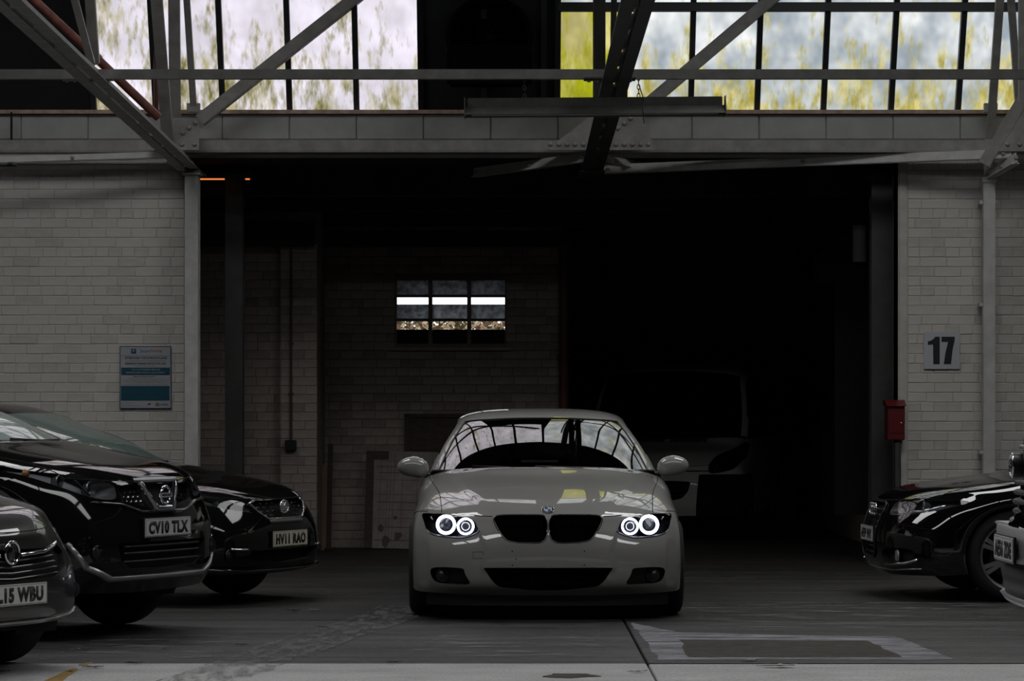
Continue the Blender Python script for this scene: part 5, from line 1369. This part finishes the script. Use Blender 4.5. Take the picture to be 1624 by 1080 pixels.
# ------------------------------------------------------------------ signs, fittings, loose things
def sign17():
    Y = YW-.022; c = Vector((wx(1493), Y, wz(556))); o = empty('number_sign', tuple(c), label='square pale sign with black number 17 on the right brick wall', cat='sign')
    w, h = wx(1522)-wx(1465), wz(527)-wz(586)
    b = MB(); b.box(-w/2, w/2, -.004, .006, -h/2, h/2); M['sign_grey'] = mat('pale_sign', (.47, .48, .49), .45); b.build('panel', M['sign_grey'], o, bevel=.002)
    def dig(poly, nm):
        k = w/224.; b = MB(); b.prism([((x-287)*k, (219-z)*k) for x, z in poly], -.0062, -.0035); b.build(nm, M['ink'], o)
    dig([(200, 162), (218, 158), (236, 146), (246, 133), (274, 133), (274, 304), (234, 304), (232, 182), (200, 184)], 'digit_one')
    dig([(285, 133), (368, 133), (366, 160), (354, 215), (344, 304), (299, 304), (309, 235), (326, 166), (285, 166)], 'digit_seven')
sign17()
def parking_sign():
    Y = YW-.024; x0, x1 = wx(190.5), wx(272); z0, z1 = wz(648), wz(549)
    c = Vector(((x0+x1)/2, Y, (z0+z1)/2)); w, h = x1-x0, z1-z0
    o = empty('parking_notice', tuple(c), label='white and teal private parking notice on the left brick wall', cat='sign')
    M['notice_white'] = mat('notice_white', (.38, .39, .41), .4); M['notice_teal'] = mat('notice_teal', (.008, .07, .105), .4); M['notice_navy'] = mat('notice_navy', (.01, .05, .12), .4)
    M['ink_grey'] = mat('ink_grey', (.10, .10, .11), .5); M['ink_orange'] = mat('ink_orange', (.42, .20, .10), .5); M['ink_blue'] = mat('ink_blue', (.14, .21, .33), .5); M['ink_pale'] = mat('ink_pale', (.34, .42, .46), .5)
    b = MB(); b.box(-w/2, w/2, .0, .012, -h/2, h/2); b.build('panel', M['notice_white'], o, bevel=.003)
    b = MB(); t = .006
    for q in ((-w/2, w/2, h/2-t, h/2), (-w/2, w/2, -h/2, -h/2+t), (-w/2, -w/2+t, -h/2, h/2), (w/2-t, w/2, -h/2, h/2)): b.box(q[0], q[1], -.0015, .0, q[2], q[3])
    b.build('border', M['notice_navy'], o)
    U = lambda x: (x-392)/636*w; V = lambda z: (528-z)/770*h        # zoomed photo units to metres
    def band(x0, x1, y0, y1, m, nm='band'):
        b = MB(); b.box(U(x0), U(x1), -.0018, .0, V(y1), V(y0)); return b.build(nm, M[m], o)
    def line(s, x0, x1, y, hh, m, bold=.02):
        text(s, ((U(x0)+U(x1))/2, -.0015, V(y)), o, M[m], w=U(x1)-U(x0), h=hh/770*h, bold=bold, depth=.0006)
    band(214, 276, 176, 236, 'notice_navy', 'emblem_square'); 
    text('P', (U(245), -.0018, V(206)), o, M['ink_pale'], h=42/770*h, bold=.02, depth=.0006)
    line('Secure', 325, 446, 200, 44, 'ink_blue', .01); line('Parking', 458, 598, 202, 48, 'ink_orange', .01)
    band(84, 706, 262, 266, 'notice_navy', 'rule')
    line('ATTENTION: THIS IS PRIVATE LAND', 135, 660, 290, 24, 'ink'); line('A CONTRAVENTION OF THE TERMS WILL RESULT IN A', 165, 640, 325, 14, 'ink_grey', 0)
    line('PARKING CHARGE NOTICE OF £100', 142, 642, 358, 24, 'ink'); line('payable within 28 days', 280, 515, 390, 14, 'ink_grey', 0)
    band(92, 695, 408, 500, 'notice_teal')
    def lineb(s, x0, x1, y, hh):
        text(s, ((U(x0)+U(x1))/2, -.0019, V(y)), o, M['ink_pale'], w=U(x1)-U(x0), h=hh/770*h, bold=.01, depth=.0006)
    lineb('FOR AUTHORISED VEHICLES', 222, 575, 434, 20); lineb('VEHICLES DISPLAYING A VALID PERMIT', 148, 632, 470, 20)
    line('TERMS AND CONDITIONS APPLY', 234, 524, 520, 18, 'ink_grey', .01)
    for y, s, a, b_ in ((548, 'vehicles parked without a permit on view', 180, 600), (568, 'the driver is liable for any parking charge due at this site', 110, 660), (590, 'this land is managed and patrolled at all times', 150, 615), (620, 'by entering this car park you agree to these terms in full', 110, 668)):
        line(s, a, b_, y, 15, 'ink_grey', 0)
    band(88, 690, 634, 814, 'notice_teal')
    for y, a, b_ in ((668, 130, 640), (706, 130, 650), (742, 130, 630)): 
        b = MB(); b.box(U(a), U(b_), -.0022, -.0017, V(y+2), V(y-2)); b.build('rule', M['notice_navy'], o)
    line('secure parking control', 92, 250, 842, 12, 'ink_grey', 0); line('registered office and appeals address', 92, 350, 876, 12, 'ink_grey', 0)
    b = MB(); b.prism([(U(x), V(z)) for x, z in ((410, 858), (440, 850), (455, 842), (458, 852), (450, 864), (446, 872), (436, 862), (420, 870))], -.0018, 0); b.build('small_emblem', M['ink'], o)
    M['ink_gold'] = mat('ink_gold', (.22, .17, .08), .5)
    b = MB(); b.lathe([(0, -.0018), (24/636*w, -.0018), (24/636*w, 0)], 16, 'y', (U(538), 0, V(862))); b.build('round_emblem', M['ink_gold'], o)
    line('DPA', 570, 676, 860, 24, 'ink_blue', .03)
parking_sign()

def red_box():
    Y = YW-.16; o = empty('red_wall_box', (wx(1422, Y), Y+.15, wz(698, Y)), label='small red metal box with sloping lid on the wall corner', cat='box')
    x0, x1 = -.075, .075; h = wz(644, Y)-wz(698, Y)
    b = MB(); b.box(x0, x1, -.13, .12, 0, h); b.build('body', M['red'], o, bevel=.006)
    b = MB(); b.prism([(-.135-.02, h), (.12, h), (.12, h+.055), (-.02, h+.055)], x0-.012, x1+.012); b.v = [(y, x, z) for x, y, z in b.v]; b.build('lid', M['red'], o)
    b = MB(); b.box(x0+.02, x1-.02, -.136, -.13, h*.2, h*.8); b.build('door_panel', M['red'], o, bevel=.002)
    b = MB(); b.lathe([(0, -.01), (.008, -.008), (.009, 0)], 10, 'y', (x1-.03, -.136, h*.5)); b.build('catch', M['chrome'], o)
    pass
red_box()

def batten():
    Y = 20.72; A, B_ = P(737, 176, Y), P(1150, 173, Y); c = (A+B_)/2
    o = empty('batten_lamp', tuple(c), label='long unlit fluorescent batten lamp hanging from the tie rail over the coupe', cat='lamp'); L_ = (B_-A).length; d = (B_-A)/L_
    o.rotation_euler = (0, -math.atan2(d.z, d.x), 0); h = L_/2
    M['batten'] = mat('dusty_batten', (.10, .096, .09), .6, n_scale=9, n_amt=.35); M['tube_glass'] = mat('tube_glass', (.5, .48, .47), .3)
    b = MB(); b.box(-h+.02, h-.02, -.03, .03, .02, .085); b.build('gear_tray', M['batten'], o, bevel=.004)
    b = MB(); pr = [(-.11, -.035), (-.035, .025), (.035, .025), (.11, -.035), (.104, -.038), (.033, .019), (-.033, .019), (-.104, -.038)]
    b.prism(pr, -h, h); b.v = [(y, x, z) for x, y, z in b.v]; b.build('reflector', M['batten'], o)
    b = MB(); b.tube([(-h+.05, 0, -.022), (h-.05, 0, -.022)], .013, 10); b.build('tube', M['tube_glass'], o, smooth=True, autosmooth=50)
    for s in (-1, 1):
        b = MB(); b.box(s*(h-.03)-.012, s*(h-.03)+.012, -.02, .02, -.042, .02); b.build('tube_holder', M['batten'], o)
        b = MB(); b.prism([(-.115, -.045), (-.04, .09), (.04, .09), (.115, -.045)], -.003, .003); b.v = [(s*h+y, x, z) for x, y, z in b.v]; b.build('end_cap', M['batten'], o)
    for px in (1013, 742+90):
        x = P(px, 0, Y).x-c.x; top = 3.665-c.z
        ch = empty('chain', (x, 0, .08)); ch.parent = o; n = max(3, int((top-.08)/.03))
        for k in range(n):
            z = (top-.08)*(k+.5)/n; b = MB(); lw = (top-.08)/n*.62
            b.tube([(math.cos(t)*.010*(1-k % 2), math.cos(t)*.010*(k % 2), z+math.sin(t)*lw) for t in np.linspace(0, 2*math.pi, 10, endpoint=False)], .003, 5, closed=True); b.build('link', M['blackplastic'], ch)
    x = P(1018, 0, Y).x-c.x
    b = MB(); b.tube([(x-.02, -.05, .16), (x+.015, -.06, .05), (x, -.12, .0), (x+.004, -.125, -.07), (x+.012, -.12, -.10), (x+.002, -.12, -.105)], .004, 6); b.build('flex', M['blackplastic'], o, smooth=True)
batten()

def fan():
    c = P(776, 66, 26.2); o = empty('extractor_fan', tuple(c), label='round black extractor fan housing on dark sheeting between the glazing', cat='fan')
    o.rotation_euler = (R(-18), 0, 0); r = .365
    b = MB(); b.lathe([(r+.02, .12), (r+.02, -.10), (r, -.12), (r-.03, -.10), (r-.03, .12)], 40, 'y'); b.build('housing', M['deep_black'], o, smooth=True, autosmooth=40)
    b = MB(); b.lathe([(0, .10), (r-.03, .10)], 32, 'y'); b.build('back_guard', M['deep_black'], o)
    b = MB(); b.box(-r, r, -.11, .10, -.40, -.06); b.build('cowl', M['deep_black'], o, bevel=.03)
    for k in range(6):
        a = k*math.pi/3; b = MB(); b.bar((.05*math.cos(a), 0, .05*math.sin(a)), ((r-.05)*math.cos(a), .03, (r-.05)*math.sin(a)), .012, .13, (math.sin(a)*.4, 1, -math.cos(a)*.4)); b.build('blade', M['deep_black'], o)
    b = MB(); b.lathe([(0, -.07), (.05, -.06), (.07, .06)], 20, 'y'); b.build('hub', M['deep_black'], o, smooth=True)
    b = MB(); b.box(-.34, .34, -.14, -.11, -.46, -.30); b.build('weather_flap', M['deep_black'], o)
fan()

# planks and boards leaning in the bay
def plank(px0, px1, py_t, py_b, Y, lean, m, label, tilt=0.0):
    x0, x1 = wx(px0, Y), wx(px1, Y); h = wz(py_t, Y); o = empty('plank', ((x0+x1)/2, Y, 0), label=label, cat='plank', group=None); w = (x1-x0)/2
    b = MB(); b.box(-w, w, -.012, .012, 0, h); ob = b.build('board', M[m], o, bevel=.002); o.rotation_euler = (-lean, tilt, 0)
plank(506, 515, 735, 900, YB-.54, R(11), 'wood', 'narrow pale pine plank leaning in the corner behind the hatchback', R(1.2))
plank(517, 525, 702, 900, YB-.44, R(9), 'wood_dark', 'taller brown plank leaning behind the pale pine plank', R(.6))
def lined_panel():
    Y = YB-.30; x0, x1 = wx(578, Y), wx(760, Y); h = wz(716, Y)
    o = empty('lined_panel', ((x0+x1)/2, Y, .0), R(0), label='large scuffed pinkish-white panel scored with grid lines leaning on the back wall', cat='panel'); w = (x1-x0)/2
    o.rotation_euler = (R(-7), R(1.2), 0)
    M['panel_pink'] = mat('scuffed_panel', (.34, .285, .27), .65, n_scale=6, n_amt=.3, bump=.2); M['score'] = mat('score_line', (.10, .08, .075), .7)
    b = MB(); b.box(-w, w, -.012, .012, 0, h); b.build('sheet', M['panel_pink'], o, bevel=.003)
    b = MB(); b.box(-w-.005, -w+.075, -.02, -.012, 0, h); b.build('edge_batten', M['wood_dark'], o)
    b = MB(); b.box(-w+.075, -w+.22, -.017, -.012, h-.085, h); b.build('corner_block', M['wood_dark'], o)
    r = random.Random(3)
    for z in (.08, .21, .29, .37, .44, .52, .66, .72, .78, .84): 
        b = MB(); b.bar((-w+.08+r.uniform(0, .05), -.0135, z*h/.93+r.uniform(-.006, .006)), (w, -.0135, z*h/.93+r.uniform(-.008, .008)), .003, .003+.003*(r.random() > .6)); b.build('score_line', M['score'], o)
    for x in (.09, .16, .19, .225, .31, .46, .60, .63, .66):
        b = MB(); b.bar((-w+x+.04, -.0135, .02), (-w+x+.06, -.0135, h), .003, .003, (0, 1, 0)); b.build('score_line', M['score'], o)
    for x, z, a, k in ((.13, .08, .05, .08), (.25, .13, .05, .06), (.52, .08, .04, .05), (.08, .20, .04, .05), (.22, .31, .025, .03)):
        b = MB(); b.prism([(-w+.08+x+a*math.cos(t)*r.uniform(.5, 1), z+k*math.sin(t)*r.uniform(.4, 1)) for t in np.linspace(0, 6.28, 9)[:-1]], -.0135, -.011); b.build('stain', M['score'], o)
lined_panel()
def brown_board():
    Y = YB-.12; x0, x1 = wx(641, Y), wx(775, Y); z0, z1 = wz(722, Y), wz(656, Y)
    o = empty('brown_cabinet_door', ((x0+x1)/2, Y, 0), label='dark brown panelled board standing behind the pale lined panel', cat='board'); w = (x1-x0)/2
    o.rotation_euler = (R(-3), 0, 0)
    b = MB(); b.box(-w, w, -.015, .015, .01, z1); b.build('leaf', M['wood_dark'], o, bevel=.003)
    for q in ((-w, -w+.05, .01, z1), (w-.05, w, .01, z1), (-w, w, z1-.04, z1), (-w, w, .01, .06)):
        b = MB(); b.box(q[0], q[1], -.028, -.015, q[2], q[3]); b.build('frame_strip', M['wood_dark'], o, bevel=.003)
    b = MB(); b.box(-w+.09, w-.09, -.022, -.015, z0+.05, z1-.08); b.build('raised_panel', M['wood_dark'], o, bevel=.006)
brown_board()
def switch():
    Y = YR-.15; o = empty('switch_box', (wx(461, Y), Y, wz(706, Y)), label='small dark switch box at the foot of a thin conduit on the bay pilaster', cat='switch')
    b = MB(); b.box(-.055, .055, -.03, .035, -.05, .05); b.build('box', M['blackplastic'], o, bevel=.006)
    b = MB(); b.box(-.02, .02, -.036, -.03, -.018, .018); b.build('rocker', M['lamp_dark'], o)
    b = MB(); b.tube([(.003, .012, .05), (.003, .012, wz(395, Y)-wz(706, Y))], .011, 8); b.build('conduit', M['conduit'], o, smooth=True, autosmooth=50)
    for py in (470, 545, 624):
        b = MB(); z = wz(py, Y)-wz(706, Y); b.box(-.02, .026, -.004, .035, z-.008, z+.008); b.build('clip', M['conduit'], o)
switch()
def shutter():
    Y = 28.6; x0, x1 = wx(1299, Y), XR+.24; z0, z1 = wz(447, Y), wz(358, Y)
    o = empty('shutter_box', ((x0+x1)/2, Y, z0), label='black roller shutter housing with a pale end drum on the right of the dark bay', cat='shutter box'); w = (x1-x0)/2; h = z1-z0
    b = MB(); b.prism([(-w, 0), (w, 0), (w, h), (-w*.15, h), (-w, h*.45)], 0, .5); b.build('housing', M['void'], o)
    b = MB(); b.lathe([(0, -.30), (.085, -.30), (.085, 0)], 24, 'x', (0, 0, 0)); 
    M['drum'] = mat('pale_drum', (.42, .42, .42), .6)
    b = MB(); r = (wx(1373, Y)-wx(1351, Y))/2*1.02; xc = wx(1362, Y)-(x0+x1)/2
    b.lathe([(0, h*1.0), (r, h*1.0), (r, h*.35), (0, h*.35)], 24, 'z', (xc, -.07, .0)); b.build('end_drum', M['drum'], o, smooth=True, autosmooth=40)
    b = MB(); b.box(xc-r-.16, xc+r+.02, -.004, 0, -2.2, -.0); b.build('guide_rail', M['void'], o)
    b = MB(); b.tube([(-w*.0-.12, -.01, 0), (-w*.0-.12, -.01, -.07)], .014, 8); b.build('pull_cord', M['void'], o)
shutter()
def wall_box():
    Y = YD-.08; o = empty('alarm_box', (wx(956, Y), Y, wz(440, Y)), label='small dark round-bottomed alarm box high on the recess wall', cat='box')
    b = MB(); b.box(-.09, .09, 0, .08, .10, .22); b.build('box', M['void'], o, bevel=.01)
    b = MB(); b.lathe([(0, -.05), (.07, -.04), (.10, .02), (.10, .08)], 20, 'y'); b.build('bell', M['void'], o, smooth=True)
wall_box()
def glow():  # light leak shaped as a glowing strip with a backing bar
    Y = 27.5; A, B_ = P(317, 284, Y), P(356, 284, Y); o = empty('light_leak', tuple(A), label='thin orange light leak, built as a glowing strip, under the ceiling beside the white steel column', cat='light')
    b = MB(); b.box(0, B_.x-A.x, 0, .02, -.006, .006); b.build('leak_strip', M['leak_orange'], o)
    b = MB(); b.box(-.02, P(397, 0, Y).x-A.x+.02, .0, .08, .012, .05); b.build('leak_backing', M['steel_dark'], o)
    x = P(389, 0, Y).x-A.x; b = MB(); b.box(x, x+.04, 0, .02, -.006, .006); b.build('leak_strip', M['leak_orange'], o)
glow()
def rod():
    A = P(-30, 262, 24.0); o = empty('threaded_rod', tuple(A), label='short black rod stub with a nut by the top of the left brick wall', cat='rod'); L_ = P(26, 262, 24.0).x-A.x
    b = MB(); b.tube([(0, 0, 0), (L_, 0, 0)], .010, 8); b.build('shank', M['void'], o)
    b = MB(); b.lathe([(0, -.02), (.02, -.02), (.02, .02), (0, .02)], 6, 'x', (L_-.05, 0, .008)); b.build('nut', M['void'], o)
rod()
def wire():
    A = P(18, 178, 26.6); B_ = P(19, 222, 26.6); o = empty('cable_drop', tuple(A), label='short black cable dropping over the blocks at upper left', cat='cable')
    b = MB(); b.tube([(0, 0, .0), (.004, -.02, -.1), (0, 0, B_.z-A.z)], .010, 6); b.build('cable', M['void'], o)
wire()

# dry leaves and scraps on the floor, broken yellow line
M['leaf'] = mat('dry_leaf', (.09, .055, .03), .8, n_scale=30, n_amt=.4); M['leaf_pale'] = mat('pale_leaf', (.30, .29, .27), .7); M['yellow'] = mat('worn_yellow_paint', (.36, .22, .05), .7, n_scale=60, n_amt=.6)
def leaf(px, py, size, m, label, rz, grp):
    x, y = G(px, py); o = empty('dry_leaf', (x, y, .004), rz, label=label, cat='leaf', group=grp); s = size
    b = MB(); pts = [(-1, 0), (-.55, .34), (-.1, .24), (.1, .52), (.42, .26), (1, .02), (.4, -.3), (.05, -.5), (-.15, -.24), (-.6, -.32)]
    r = random.Random(px); up = [(s*a, s*c, .004+s*(.10*abs(c)+.16*max(0, abs(a)-.5))+r.uniform(0, .004)) for a, c in pts]; lo = [(a, c, z-.0015) for a, c, z in up]; n = len(pts)
    b.add(up+lo+[(0, 0, .003), (0, 0, .0015)], [(i, (i+1) % n, 2*n) for i in range(n)]+[(n+(i+1) % n, n+i, 2*n+1) for i in range(n)]+[(i, n+i, n+(i+1) % n, (i+1) % n) for i in range(n)])
    b.build('blade', M[m], o)
    b = MB(); b.tube([(-s*1.35, s*.05, .006), (-s*.9, 0, .005), (s*.9, .01*s, .006)], .0016, 4); b.build('stalk', M[m], o)
for i, (px, py, s, m, lb, rz) in enumerate([
    (137, 1031, .034, 'leaf_pale', 'pale dry leaf on dark concrete in front of the city car', .3), (262, 1029, .034, 'leaf_pale', 'pale torn leaf on dark concrete left of the tyre mark', 1.0), (150, 1060, .05, 'leaf', 'brown dry leaf beside the yellow paint line', .1),
    (214, 1053, .045, 'leaf', 'brown dry leaf on the slab edge right of the yellow line', .0), (4, 1067, .05, 'leaf', 'brown dry leaf at the frame edge on the pale slab', .6), (512, 996, .036, 'leaf', 'black-brown leaf beside the curved tyre mark', .2), (500, 969, .04, 'leaf_pale', 'pale scrap of leaf on the floor past the hatchback', .1),
    (466, 969, .05, 'leaf', 'dark leaf left of a pale scrap past the hatchback', .0), (627, 1052, .04, 'leaf', 'russet leaf on the pale slab edge before the coupe', .4), (1189, 1049, .055, 'leaf_pale', 'curled white leaf beside the brown floor patch', .5), (1236, 1058, .095, 'leaf_pale', 'longest flattened white leaf below the brown floor patch', .1),
    (385, 1024, .035, 'leaf', 'small dark leaf on the concrete midway between city car and coupe', .2), (182, 990, .03, 'leaf_pale', 'tiny pale leaf in the shadow of the crossover', .7), (1013, 1067, .05, 'leaf_pale', 'pale scrap right of the round drain patch', .3)]):
    leaf(px, py, s, m, lb, rz, None)
def yellow():
    for i, q in enumerate([[(62, 1084), (100, 1066), (122, 1063), (92, 1084)], [(104, 1064), (116, 1060), (124, 1061), (112, 1066)], [(122, 1055), (138, 1051), (147, 1051), (136, 1056)]]):
        b = MB(); pts = [G(*p) for p in q]; rp = ragged(pts, .006, 4, i); n = len(rp)
        b.add([(x, y, .0018) for x, y in rp]+[(x, y, -.004) for x, y in rp], [tuple(range(n-1, -1, -1))]+[(i_, (i_+1) % n, (i_+1) % n+n, i_+n) for i_ in range(n)])
        o = b.build('painted_line', M['yellow'], floor)
        bm = bmesh.new(); bm.from_mesh(o.data); bmesh.ops.recalc_face_normals(bm, faces=bm.faces[:]); bm.to_mesh(o.data); bm.free()
yellow()
